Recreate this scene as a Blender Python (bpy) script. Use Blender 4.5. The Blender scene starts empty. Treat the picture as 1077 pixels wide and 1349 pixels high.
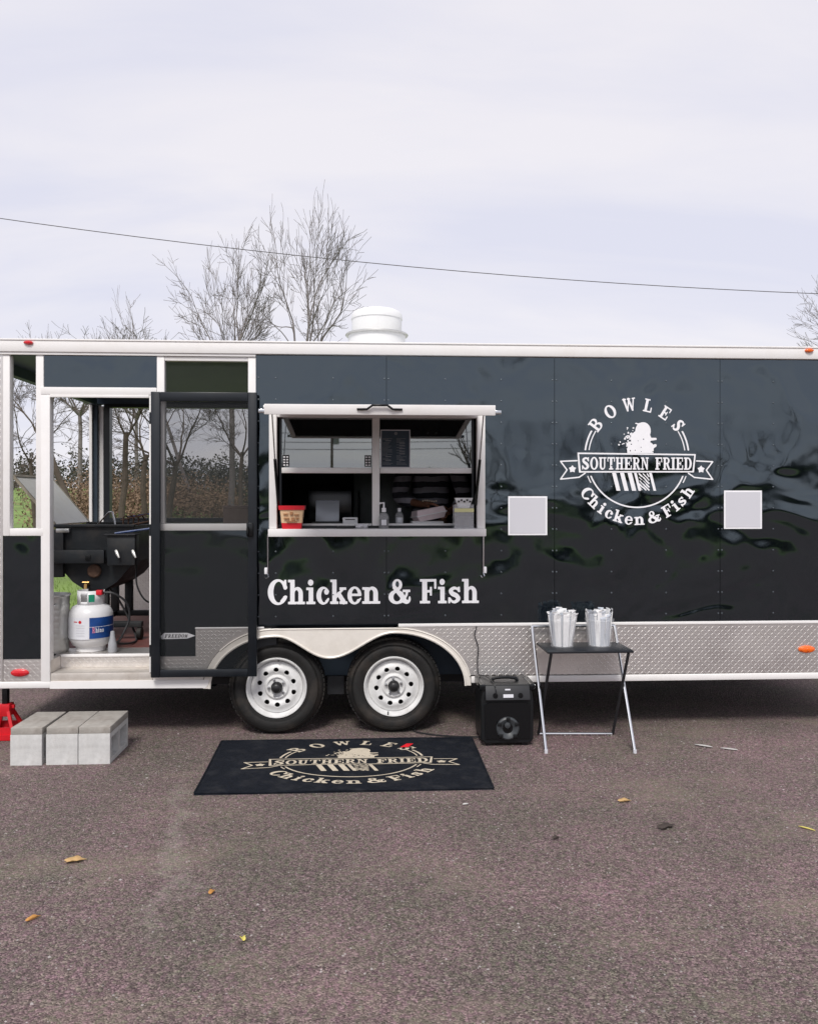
import bpy, bmesh, math, random
import numpy as np
from mathutils import Vector, Matrix, Quaternion, noise as mnoise
random.seed(7)
PI = math.pi
S = bpy.context.scene
COL = S.collection

# ------------------------------------------------------------------ camera
cam_d = bpy.data.cameras.new('camera')
cam = bpy.data.objects.new('camera', cam_d); COL.objects.link(cam)
cam.location = (0, -5.78, 1.65)
cam.rotation_euler = (math.radians(90), 0, math.radians(-3.1))
cam_d.sensor_fit = 'HORIZONTAL'; cam_d.sensor_width = 36.0
cam_d.lens = 36.0 * 1080 / 1077
cam_d.shift_y = -14.5 / 1077
cam_d.clip_start = 0.05; cam_d.clip_end = 3000
S.camera = cam

# ------------------------------------------------------------------ light
SUN_EL = math.radians(50)
SUN_AZ = math.radians(192)          # clockwise from +Y: behind the camera, a little to its left
sun_dir = Vector((math.sin(SUN_AZ)*math.cos(SUN_EL), math.cos(SUN_AZ)*math.cos(SUN_EL), math.sin(SUN_EL)))
sd = bpy.data.lights.new('sun', 'SUN'); sd.energy = 2.4; sd.angle = math.radians(16); sd.color = (1.0, 0.965, 0.92)
so = bpy.data.objects.new('sun', sd); COL.objects.link(so)
so.rotation_euler = sun_dir.to_track_quat('Z', 'Y').to_euler(); so.location = (0, -10, 20)

W = bpy.data.worlds.new('World'); S.world = W; W.use_nodes = True
nt = W.node_tree; nt.nodes.clear()
def N(t, typ, **kw):
    n = t.nodes.new(typ)
    for k, v in kw.items():
        if k.startswith('i_'):
            key = k[2:]
            n.inputs[int(key) if key.isdigit() else key.replace('_', ' ')].default_value = v
        else: setattr(n, k, v)
    return n
out = N(nt, 'ShaderNodeOutputWorld')
sky = N(nt, 'ShaderNodeTexSky', sky_type='NISHITA', sun_disc=False, sun_elevation=SUN_EL, sun_rotation=SUN_AZ)
bg_sky = N(nt, 'ShaderNodeBackground'); bg_sky.inputs['Strength'].default_value = 0.09
nt.links.new(sky.outputs[0], bg_sky.inputs['Color'])
tc = N(nt, 'ShaderNodeTexCoord')
sep = N(nt, 'ShaderNodeSeparateXYZ'); nt.links.new(tc.outputs['Generated'], sep.inputs[0])
zc = N(nt, 'ShaderNodeMath', operation='MAXIMUM'); zc.inputs[1].default_value = 0.0; nt.links.new(sep.outputs['Z'], zc.inputs[0])
za = N(nt, 'ShaderNodeMath', operation='ADD'); za.inputs[1].default_value = 0.22; nt.links.new(zc.outputs[0], za.inputs[0])
dx = N(nt, 'ShaderNodeMath', operation='DIVIDE'); nt.links.new(sep.outputs['X'], dx.inputs[0]); nt.links.new(za.outputs[0], dx.inputs[1])
dy = N(nt, 'ShaderNodeMath', operation='DIVIDE'); nt.links.new(sep.outputs['Y'], dy.inputs[0]); nt.links.new(za.outputs[0], dy.inputs[1])
cmb = N(nt, 'ShaderNodeCombineXYZ'); nt.links.new(dx.outputs[0], cmb.inputs[0]); nt.links.new(dy.outputs[0], cmb.inputs[1])
mp = N(nt, 'ShaderNodeMapping'); mp.inputs['Rotation'].default_value = (0, 0, math.radians(-24)); mp.inputs['Scale'].default_value = (0.75, 1.9, 1)
nt.links.new(cmb.outputs[0], mp.inputs[0])
cn = N(nt, 'ShaderNodeTexNoise', i_Scale=1.25, i_Detail=6.0, i_Roughness=0.52, i_Distortion=0.5); nt.links.new(mp.outputs[0], cn.inputs['Vector'])
cr = N(nt, 'ShaderNodeValToRGB'); nt.links.new(cn.outputs['Fac'], cr.inputs[0])
cr.color_ramp.elements[0].position = 0.36; cr.color_ramp.elements[0].color = (0.685, 0.685, 0.785, 1)
cr.color_ramp.elements[1].position = 0.64; cr.color_ramp.elements[1].color = (0.80, 0.775, 0.815, 1)
bg_cl = N(nt, 'ShaderNodeBackground'); bg_cl.inputs['Strength'].default_value = 1.0; nt.links.new(cr.outputs[0], bg_cl.inputs['Color'])
mx = N(nt, 'ShaderNodeMixShader'); mx.inputs[0].default_value = 0.9
nt.links.new(bg_sky.outputs[0], mx.inputs[1]); nt.links.new(bg_cl.outputs[0], mx.inputs[2]); nt.links.new(mx.outputs[0], out.inputs[0])

S.view_settings.view_transform = 'Standard'; S.view_settings.look = 'None'
S.view_settings.gamma = 1.0; S.view_settings.exposure = 0.24; S.view_settings.use_curve_mapping = False

# ------------------------------------------------------------------ materials
MAT = {}
def mat(name, base, rough=0.5, metal=0.0, spec=0.5, var=0.0, vscale=8.0, bump=0.0, bscale=60.0, bdist=0.01, coat=0.0, dirt=None, dscale=2.0, damt=0.3, rvar=0.0, trans=0.0, alpha=None, sheen=0.0, ior=1.45, stretch=None):
    m = bpy.data.materials.new(name); m.use_nodes = True; t = m.node_tree
    b = t.nodes['Principled BSDF']; L = t.links.new
    b.inputs['Roughness'].default_value = rough; b.inputs['Metallic'].default_value = metal
    b.inputs['Specular IOR Level'].default_value = spec; b.inputs['IOR'].default_value = ior
    if coat: b.inputs['Coat Weight'].default_value = coat; b.inputs['Coat Roughness'].default_value = 0.05
    if trans: b.inputs['Transmission Weight'].default_value = trans
    if sheen: b.inputs['Sheen Weight'].default_value = sheen
    base = tuple(base) + (1,)
    b.inputs['Base Color'].default_value = base
    co = N(t, 'ShaderNodeTexCoord'); src = co.outputs['Object']
    if stretch:
        mpn = N(t, 'ShaderNodeMapping'); mpn.inputs['Scale'].default_value = stretch; L(src, mpn.inputs[0]); src = mpn.outputs[0]
    col = None
    if var:
        n = N(t, 'ShaderNodeTexNoise', i_Scale=vscale, i_Detail=6.0, i_Roughness=0.6); L(src, n.inputs['Vector'])
        r = N(t, 'ShaderNodeMapRange'); L(n.outputs['Fac'], r.inputs[0])
        r.inputs[1].default_value = 0.3; r.inputs[2].default_value = 0.7; r.inputs[3].default_value = 1 - var; r.inputs[4].default_value = 1 + var
        mu = N(t, 'ShaderNodeMix', data_type='RGBA', blend_type='MULTIPLY'); mu.inputs[0].default_value = 1.0
        mu.inputs[6].default_value = base; L(r.outputs[0], mu.inputs[7]); col = mu.outputs[2]
    if dirt:
        n2 = N(t, 'ShaderNodeTexNoise', i_Scale=dscale, i_Detail=8.0, i_Roughness=0.68); L(src, n2.inputs['Vector'])
        r2 = N(t, 'ShaderNodeMapRange'); L(n2.outputs['Fac'], r2.inputs[0]); r2.inputs[1].default_value = 0.48; r2.inputs[2].default_value = 0.75; r2.inputs[3].default_value = 0; r2.inputs[4].default_value = damt
        m2 = N(t, 'ShaderNodeMix', data_type='RGBA'); L(r2.outputs[0], m2.inputs[0])
        if col: L(col, m2.inputs[6])
        else: m2.inputs[6].default_value = base
        m2.inputs[7].default_value = tuple(dirt) + (1,); col = m2.outputs[2]
        if rvar:
            r3 = N(t, 'ShaderNodeMapRange'); L(n2.outputs['Fac'], r3.inputs[0]); r3.inputs[1].default_value = 0.4; r3.inputs[2].default_value = 0.75; r3.inputs[3].default_value = rough; r3.inputs[4].default_value = min(1, rough + rvar)
            L(r3.outputs[0], b.inputs['Roughness'])
    if col: L(col, b.inputs['Base Color'])
    if bump:
        n4 = N(t, 'ShaderNodeTexNoise', i_Scale=bscale, i_Detail=4.0); L(src, n4.inputs['Vector'])
        bp = N(t, 'ShaderNodeBump'); bp.inputs['Strength'].default_value = bump; bp.inputs['Distance'].default_value = bdist
        L(n4.outputs['Fac'], bp.inputs['Height']); L(bp.outputs[0], b.inputs['Normal'])
    MAT[name] = m
    return m

mat('white_trim', (0.82, 0.805, 0.79), 0.35, var=0.05, vscale=3, dirt=(0.50, 0.46, 0.40), dscale=3.0, damt=0.30, bump=0.1, bscale=14, bdist=0.004)
mat('fender_trim', (0.74, 0.70, 0.64), 0.28, var=0.06, vscale=2.5, dirt=(0.40, 0.36, 0.30), dscale=4.0, damt=0.35, bump=0.1, bscale=7, bdist=0.01)
mat('tread_metal', (0.74, 0.71, 0.68), 0.40, metal=1.0, var=0.07, vscale=1.8, dirt=(0.33, 0.30, 0.27), dscale=2.6, damt=0.45, rvar=0.2, bump=0.12, bscale=3.0, bdist=0.02)
mat('step_metal', (0.62, 0.58, 0.53), 0.5, metal=0.6, var=0.1, vscale=7, dirt=(0.30, 0.25, 0.20), dscale=7, damt=0.6)
mat('black_trim', (0.007, 0.010, 0.014), 0.34, var=0.2, vscale=9, dirt=(0.05, 0.05, 0.05), dscale=6, damt=0.15)
mat('black_lining', (0.026, 0.042, 0.062), 0.6, var=0.2, vscale=4)
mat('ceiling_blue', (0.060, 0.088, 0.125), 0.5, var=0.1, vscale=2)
mat('matte_black', (0.006, 0.008, 0.010), 0.9, spec=0.15)
mat('packet_blue', (0.50, 0.53, 0.58), 0.5)
mat('rivet_head', (0.10, 0.115, 0.13), 0.3, metal=0.4)
mat('menu_print', (0.16, 0.165, 0.18), 0.5)
mat('vinyl_white', (0.86, 0.86, 0.88), 0.42, var=0.03, vscale=20)
mat('sticker_grey', (0.60, 0.60, 0.64), 0.4)
mat('rubber', (0.011, 0.0105, 0.010), 0.7, var=0.35, vscale=12, dirt=(0.085, 0.065, 0.05), dscale=5, damt=0.5, bump=0.3, bscale=90, bdist=0.003)
mat('rim_white', (0.70, 0.70, 0.69), 0.33, var=0.05, vscale=14, dirt=(0.30, 0.27, 0.24), dscale=9, damt=0.4)
mat('hub_black', (0.015, 0.015, 0.016), 0.35)
mat('chrome', (0.62, 0.63, 0.65), 0.22, metal=1.0)
mat('steel_dark', (0.022, 0.023, 0.026), 0.55, var=0.3, vscale=10)
mat('fryer_black', (0.013, 0.016, 0.019), 0.45, var=0.3, vscale=6, dirt=(0.09, 0.075, 0.06), dscale=5, damt=0.4, rvar=0.2)
mat('stainless', (0.58, 0.58, 0.56), 0.30, metal=0.85, var=0.08, vscale=5, dirt=(0.35, 0.31, 0.25), dscale=4, damt=0.4, rvar=0.2)
mat('lid_inner', (0.70, 0.71, 0.68), 0.42, metal=0.2, var=0.08, vscale=5, dirt=(0.40, 0.36, 0.28), dscale=5, damt=0.4)
mat('rust', (0.13, 0.075, 0.05), 0.7, var=0.4, vscale=25, metal=0.2)
mat('lid_rim', (0.30, 0.27, 0.21), 0.5, metal=0.5, var=0.3, vscale=20)
mat('brass', (0.55, 0.33, 0.12), 0.35, metal=0.9)
mat('tank_paint', (0.70, 0.70, 0.71), 0.32, var=0.04, vscale=9, dirt=(0.42, 0.38, 0.33), dscale=5, damt=0.35)
mat('label_blue', (0.010, 0.055, 0.22), 0.35, var=0.35, vscale=9)
mat('label_white', (0.72, 0.73, 0.77), 0.4)
mat('label_pink', (0.62, 0.22, 0.32), 0.4)
mat('red_paint', (0.58, 0.012, 0.020), 0.35, var=0.15, vscale=14)
mat('red_plastic', (0.62, 0.018, 0.030), 0.3)
mat('lamp_red', (0.60, 0.012, 0.020), 0.15, coat=0.5)
mat('lamp_orange', (0.85, 0.14, 0.010), 0.15, coat=0.5)
mat('green_plastic', (0.01, 0.23, 0.13), 0.3)
mat('grey_plastic', (0.33, 0.34, 0.36), 0.4)
mat('black_plastic', (0.005, 0.006, 0.007), 0.42, var=0.2, vscale=30)
mat('black_gloss', (0.004, 0.005, 0.006), 0.22)
mat('cone_grey', (0.045, 0.05, 0.055), 0.45)
mat('table_black', (0.010, 0.012, 0.016), 0.42, var=0.25, vscale=14, bump=0.1, bscale=120, bdist=0.002)
mat('concrete', (0.58, 0.58, 0.565), 0.9, var=0.14, vscale=14, dirt=(0.22, 0.19, 0.155), dscale=6, damt=0.35, bump=0.6, bscale=110, bdist=0.004)
mat('concrete_cap', (0.33, 0.31, 0.28), 0.9, var=0.16, vscale=12, dirt=(0.17, 0.14, 0.115), dscale=5, damt=0.7, bump=0.6, bscale=110, bdist=0.004)
mat('mat_rubber', (0.007, 0.009, 0.014), 0.95, var=0.4, vscale=60, dirt=(0.06, 0.06, 0.062), dscale=7, damt=0.35, bump=0.5, bscale=400, bdist=0.004, spec=0.2)
mat('mat_print', (0.58, 0.51, 0.40), 0.95, var=0.14, vscale=90, dirt=(0.16, 0.14, 0.12), dscale=10, damt=0.4, bump=0.5, bscale=400, bdist=0.004, spec=0.2)
mat('floor_red', (0.145, 0.048, 0.040), 0.6, var=0.25, vscale=5, dirt=(0.22, 0.17, 0.14), dscale=4, damt=0.35)
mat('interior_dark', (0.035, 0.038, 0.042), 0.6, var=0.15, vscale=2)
mat('counter_steel', (0.26, 0.27, 0.28), 0.35, metal=0.6)
mat('cabinet_grey', (0.20, 0.22, 0.22), 0.4, metal=0.3, var=0.1)
mat('tablet_grey', (0.36, 0.385, 0.42), 0.35, metal=0.2)
mat('bucket_print', (0.72, 0.50, 0.30), 0.55, var=0.08, vscale=30)
mat('print_brown', (0.42, 0.20, 0.09), 0.6)
mat('paper_white', (0.82, 0.82, 0.82), 0.7, var=0.05, vscale=30)
mat('foam_pink', (0.74, 0.62, 0.63), 0.6, var=0.05, vscale=20)
mat('napkin', (0.20, 0.20, 0.21), 0.8, var=0.5, vscale=50)
mat('yellow_tape', (0.68, 0.66, 0.34), 0.5)
mat('cardboard', (0.52, 0.40, 0.32), 0.8, var=0.1, vscale=10)
mat('wood_pole', (0.12, 0.095, 0.075), 0.9, var=0.3, vscale=8, bump=0.4, bscale=20, bdist=0.02)
mat('wire_black', (0.02, 0.02, 0.022), 0.5)
mat('cable_grey', (0.11, 0.10, 0.11), 0.6)
mat('vent_white', (0.75, 0.755, 0.75), 0.38, var=0.03, vscale=4, dirt=(0.5, 0.47, 0.42), dscale=3, damt=0.25)
mat('bark_hazed', (0.17, 0.15, 0.145), 0.9, var=0.3, vscale=3, bump=0.5, bscale=12, bdist=0.03)  # grey bark, its colour lightened to stand in for haze
mat('bark_brown', (0.085, 0.066, 0.052), 0.9, var=0.3, vscale=3, bump=0.5, bscale=12, bdist=0.03)
mat('brush_brown', (0.20, 0.135, 0.085), 0.85, var=0.5, vscale=1.2)
mat('wood_dark', (0.050, 0.050, 0.036), 0.9, var=0.55, vscale=0.45)
mat('ivy_green', (0.085, 0.11, 0.030), 0.8, var=0.5, vscale=0.8)
mat('grass_green', (0.15, 0.225, 0.050), 0.85, var=0.35, vscale=0.7)
mat('skin', (0.16, 0.075, 0.045), 0.5, var=0.08, vscale=30)
mat('hair', (0.010, 0.008, 0.007), 0.5)
mat('trousers', (0.02, 0.022, 0.03), 0.9)
mat('bead', (0.66, 0.55, 0.42), 0.3)
mat('leaf_tan', (0.52, 0.34, 0.15), 0.7, var=0.2, vscale=60)
mat('leaf_orange', (0.50, 0.25, 0.07), 0.7, var=0.2, vscale=60)
mat('leaf_dark', (0.055, 0.042, 0.036), 0.8)
mat('straw_yellow', (0.62, 0.54, 0.14), 0.6)
mat('chalk', (0.58, 0.56, 0.54), 0.8)
mat('pebble', (0.30, 0.27, 0.26), 0.85, var=0.5, vscale=4)

# striped hoodie
m = mat('hoodie', (0.02, 0.02, 0.024), 0.95); t = m.node_tree; b = t.nodes['Principled BSDF']
co = N(t, 'ShaderNodeTexCoord'); sp = N(t, 'ShaderNodeSeparateXYZ'); t.links.new(co.outputs['Object'], sp.inputs[0])
nn = N(t, 'ShaderNodeTexNoise', i_Scale=5.0); t.links.new(co.outputs['Object'], nn.inputs['Vector'])
ma = N(t, 'ShaderNodeMath', operation='MULTIPLY_ADD'); t.links.new(nn.outputs['Fac'], ma.inputs[0]); ma.inputs[1].default_value = 0.05; t.links.new(sp.outputs['Z'], ma.inputs[2])
mo = N(t, 'ShaderNodeMath', operation='MODULO'); t.links.new(ma.outputs[0], mo.inputs[0]); mo.inputs[1].default_value = 0.088
gt = N(t, 'ShaderNodeMath', operation='GREATER_THAN'); t.links.new(mo.outputs[0], gt.inputs[0]); gt.inputs[1].default_value = 0.045
cm = N(t, 'ShaderNodeMix', data_type='RGBA'); t.links.new(gt.outputs[0], cm.inputs[0]); cm.inputs[6].default_value = (0.022, 0.022, 0.028, 1); cm.inputs[7].default_value = (0.24, 0.23, 0.26, 1)
t.links.new(cm.outputs[2], b.inputs['Base Color'])

# glossy black wall sheet with soft oil-canning
m = mat('black_paint', (0.0010, 0.0020, 0.0034), 0.045, spec=1.0, ior=1.58, coat=0.4, dirt=(0.007, 0.008, 0.010), dscale=5, damt=0.12, rvar=0.08)
t = m.node_tree; b = t.nodes['Principled BSDF']; co = N(t, 'ShaderNodeTexCoord')
n1 = N(t, 'ShaderNodeTexNoise', i_Scale=1.5, i_Detail=2.0, i_Distortion=0.6); t.links.new(co.outputs['Object'], n1.inputs['Vector'])
n2 = N(t, 'ShaderNodeTexNoise', i_Scale=5.0, i_Detail=1.0); t.links.new(co.outputs['Object'], n2.inputs['Vector'])
ma = N(t, 'ShaderNodeMath', operation='MULTIPLY_ADD'); t.links.new(n2.outputs['Fac'], ma.inputs[0]); ma.inputs[1].default_value = 0.10; t.links.new(n1.outputs['Fac'], ma.inputs[2])
bp = N(t, 'ShaderNodeBump'); bp.inputs['Strength'].default_value = 1.0; bp.inputs['Distance'].default_value = 0.030
b.inputs['Specular Tint'].default_value = (0.70, 0.88, 1.0, 1)
t.links.new(ma.outputs[0], bp.inputs['Height']); t.links.new(bp.outputs[0], b.inputs['Normal']); t.links.new(bp.outputs[0], b.inputs['Coat Normal'])

# insect screen: fine black mesh, partly see-through
def screen_mat(name, opacity):
    m = bpy.data.materials.new(name); m.use_nodes = True; t = m.node_tree; b = t.nodes['Principled BSDF']
    b.inputs['Base Color'].default_value = (0.010, 0.013, 0.015, 1); b.inputs['Roughness'].default_value = 0.7
    b.inputs['Alpha'].default_value = opacity; MAT[name] = m
screen_mat('screen_mesh', 0.34); screen_mat('screen_light', 0.12)
# tinted, reflecting window glass
m = bpy.data.materials.new('tinted_glass'); m.use_nodes = True; t = m.node_tree; t.nodes.clear()
o_ = N(t, 'ShaderNodeOutputMaterial'); g = N(t, 'ShaderNodeBsdfGlossy'); g.inputs['Color'].default_value = (0.80, 0.83, 0.82, 1); g.inputs['Roughness'].default_value = 0.015
tr = N(t, 'ShaderNodeBsdfTransparent'); tr.inputs['Color'].default_value = (0.38, 0.42, 0.42, 1)
fx = N(t, 'ShaderNodeMixShader'); fx.inputs[0].default_value = 0.30
t.links.new(tr.outputs[0], fx.inputs[1]); t.links.new(g.outputs[0], fx.inputs[2]); t.links.new(fx.outputs[0], o_.inputs[0]); MAT['tinted_glass'] = m
# clear plastic
m = bpy.data.materials.new('clear_plastic'); m.use_nodes = True; t = m.node_tree; t.nodes.clear()
o_ = N(t, 'ShaderNodeOutputMaterial'); g = N(t, 'ShaderNodeBsdfPrincipled'); g.inputs['Base Color'].default_value = (0.82, 0.83, 0.85, 1); g.inputs['Roughness'].default_value = 0.2
g.inputs['Alpha'].default_value = 0.22
t.links.new(g.outputs[0], o_.inputs[0]); MAT['clear_plastic'] = m

# asphalt
m = bpy.data.materials.new('asphalt'); m.use_nodes = True; t = m.node_tree; b = t.nodes['Principled BSDF']; L = t.links.new; MAT['asphalt'] = m
co = N(t, 'ShaderNodeTexCoord'); P = co.outputs['Object']
v1 = N(t, 'ShaderNodeTexVoronoi', i_Scale=150.0); L(P, v1.inputs['Vector'])
v2 = N(t, 'ShaderNodeTexVoronoi', i_Scale=58.0); L(P, v2.inputs['Vector'])
n1 = N(t, 'ShaderNodeTexNoise', i_Scale=1.1, i_Detail=7.0, i_Roughness=0.62); L(P, n1.inputs['Vector'])
n2 = N(t, 'ShaderNodeTexNoise', i_Scale=36.0, i_Detail=5.0, i_Roughness=0.75); L(P, n2.inputs['Vector'])
mpa = N(t, 'ShaderNodeMapping'); mpa.inputs['Location'].default_value = (3.1, 1.7, 0); mpa.inputs['Scale'].default_value = (0.55, 1.0, 1); L(P, mpa.inputs[0])
n3 = N(t, 'ShaderNodeTexNoise', i_Scale=1.3, i_Detail=8.0, i_Roughness=0.68); L(mpa.outputs[0], n3.inputs['Vector'])
ra = N(t, 'ShaderNodeValToRGB'); L(v1.outputs['Color'], ra.inputs[0])
e = ra.color_ramp.elements; e[0].position = 0.1; e[0].color = (0.075, 0.062, 0.062, 1); e[1].position = 0.95; e[1].color = (0.30, 0.255, 0.25, 1)
e2 = ra.color_ramp.elements.new(0.55); e2.color = (0.160, 0.132, 0.132, 1)
mA = N(t, 'ShaderNodeMix', data_type='RGBA', blend_type='MULTIPLY'); mA.inputs[0].default_value = 1.0; L(ra.outputs[0], mA.inputs[6])
rB = N(t, 'ShaderNodeMapRange'); L(n2.outputs['Fac'], rB.inputs[0]); rB.inputs[1].default_value = 0.3; rB.inputs[2].default_value = 0.72; rB.inputs[3].default_value = 0.62; rB.inputs[4].default_value = 1.42; L(rB.outputs[0], mA.inputs[7])
mB = N(t, 'ShaderNodeMix', data_type='RGBA', blend_type='MULTIPLY'); mB.inputs[0].default_value = 1.0; L(mA.outputs[2], mB.inputs[6])
rC = N(t, 'ShaderNodeMapRange'); L(n1.outputs['Fac'], rC.inputs[0]); rC.inputs[1].default_value = 0.32; rC.inputs[2].default_value = 0.70; rC.inputs[3].default_value = 0.0; rC.inputs[4].default_value = 1.0
hue = N(t, 'ShaderNodeMix', data_type='RGBA'); L(rC.outputs[0], hue.inputs[0]); hue.inputs[6].default_value = (0.78, 0.84, 0.76, 1); hue.inputs[7].default_value = (1.28, 1.10, 1.18, 1); L(hue.outputs[2], mB.inputs[7])
rD = N(t, 'ShaderNodeMapRange'); L(n3.outputs['Fac'], rD.inputs[0]); rD.inputs[1].default_value = 0.52; rD.inputs[2].default_value = 0.74; rD.inputs[3].default_value = 0.0; rD.inputs[4].default_value = 0.65
mC = N(t, 'ShaderNodeMix', data_type='RGBA'); L(rD.outputs[0], mC.inputs[0]); L(mB.outputs[2], mC.inputs[6]); mC.inputs[7].default_value = (0.27, 0.235, 0.19, 1)
# dried trickle of dust running away from the mat's corner
sp = N(t, 'ShaderNodeSeparateXYZ'); L(P, sp.inputs[0])
nw = N(t, 'ShaderNodeTexNoise', i_Scale=2.6, i_Detail=8.0, i_Roughness=0.7); L(P, nw.inputs['Vector'])
w1 = N(t, 'ShaderNodeMath', operation='MULTIPLY_ADD'); L(nw.outputs['Fac'], w1.inputs[0]); w1.inputs[1].default_value = 0.75; L(sp.outputs['X'], w1.inputs[2])
w2 = N(t, 'ShaderNodeMath', operation='MULTIPLY_ADD'); L(sp.outputs['Y'], w2.inputs[0]); w2.inputs[1].default_value = 0.14; L(w1.outputs[0], w2.inputs[2])
w3 = N(t, 'ShaderNodeMath', operation='ADD'); L(w2.outputs[0], w3.inputs[0]); w3.inputs[1].default_value = 0.77
w4 = N(t, 'ShaderNodeMath', operation='ABSOLUTE'); L(w3.outputs[0], w4.inputs[0])
w5 = N(t, 'ShaderNodeMapRange'); L(w4.outputs[0], w5.inputs[0]); w5.inputs[1].default_value = 0.0; w5.inputs[2].default_value = 0.07; w5.inputs[3].default_value = 0.30; w5.inputs[4].default_value = 0.0
w6 = N(t, 'ShaderNodeMath', operation='MULTIPLY'); L(w5.outputs[0], w6.inputs[0])
yr = N(t, 'ShaderNodeMapRange', interpolation_type='SMOOTHSTEP'); L(sp.outputs['Y'], yr.inputs[0]); yr.inputs[1].default_value = -2.9; yr.inputs[2].default_value = -2.3; yr.inputs[3].default_value = 0; yr.inputs[4].default_value = 1
yr2 = N(t, 'ShaderNodeMapRange', interpolation_type='SMOOTHSTEP'); L(sp.outputs['Y'], yr2.inputs[0]); yr2.inputs[1].default_value = -1.2; yr2.inputs[2].default_value = -0.7; yr2.inputs[3].default_value = 1; yr2.inputs[4].default_value = 0
w7 = N(t, 'ShaderNodeMath', operation='MULTIPLY'); L(yr.outputs[0], w7.inputs[0]); L(yr2.outputs[0], w7.inputs[1]); L(w7.outputs[0], w6.inputs[1])
w8 = N(t, 'ShaderNodeMath', operation='MULTIPLY'); L(w6.outputs[0], w8.inputs[0]); L(rB.outputs[0], w8.inputs[1])
mD = N(t, 'ShaderNodeMix', data_type='RGBA'); L(w8.outputs[0], mD.inputs[0]); L(mC.outputs[2], mD.inputs[6]); mD.inputs[7].default_value = (0.36, 0.33, 0.31, 1)
sc_ = N(t, 'ShaderNodeSeparateColor'); L(v2.outputs['Color'], sc_.inputs[0])
h2 = N(t, 'ShaderNodeMix', data_type='RGBA'); L(sc_.outputs[1], h2.inputs[0]); h2.inputs[6].default_value = (1.12, 0.95, 1.02, 1); h2.inputs[7].default_value = (0.94, 1.03, 0.84, 1)
mE = N(t, 'ShaderNodeMix', data_type='RGBA', blend_type='MULTIPLY'); mE.inputs[0].default_value = 1.0; L(mD.outputs[2], mE.inputs[6]); L(h2.outputs[2], mE.inputs[7])
L(mE.outputs[2], b.inputs['Base Color']); b.inputs['Roughness'].default_value = 0.92; b.inputs['Specular IOR Level'].default_value = 0.3
ad = N(t, 'ShaderNodeMath', operation='ADD'); L(v1.outputs['Distance'], ad.inputs[0])
m5 = N(t, 'ShaderNodeMath', operation='MULTIPLY'); L(v2.outputs['Distance'], m5.inputs[0]); m5.inputs[1].default_value = 0.8; L(m5.outputs[0], ad.inputs[1])
ad2 = N(t, 'ShaderNodeMath', operation='ADD'); L(ad.outputs[0], ad2.inputs[0]); L(n2.outputs['Fac'], ad2.inputs[1])
bp = N(t, 'ShaderNodeBump', invert=True); bp.inputs['Strength'].default_value = 0.85; bp.inputs['Distance'].default_value = 0.008
L(ad2.outputs[0], bp.inputs['Height']); L(bp.outputs[0], b.inputs['Normal'])

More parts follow.
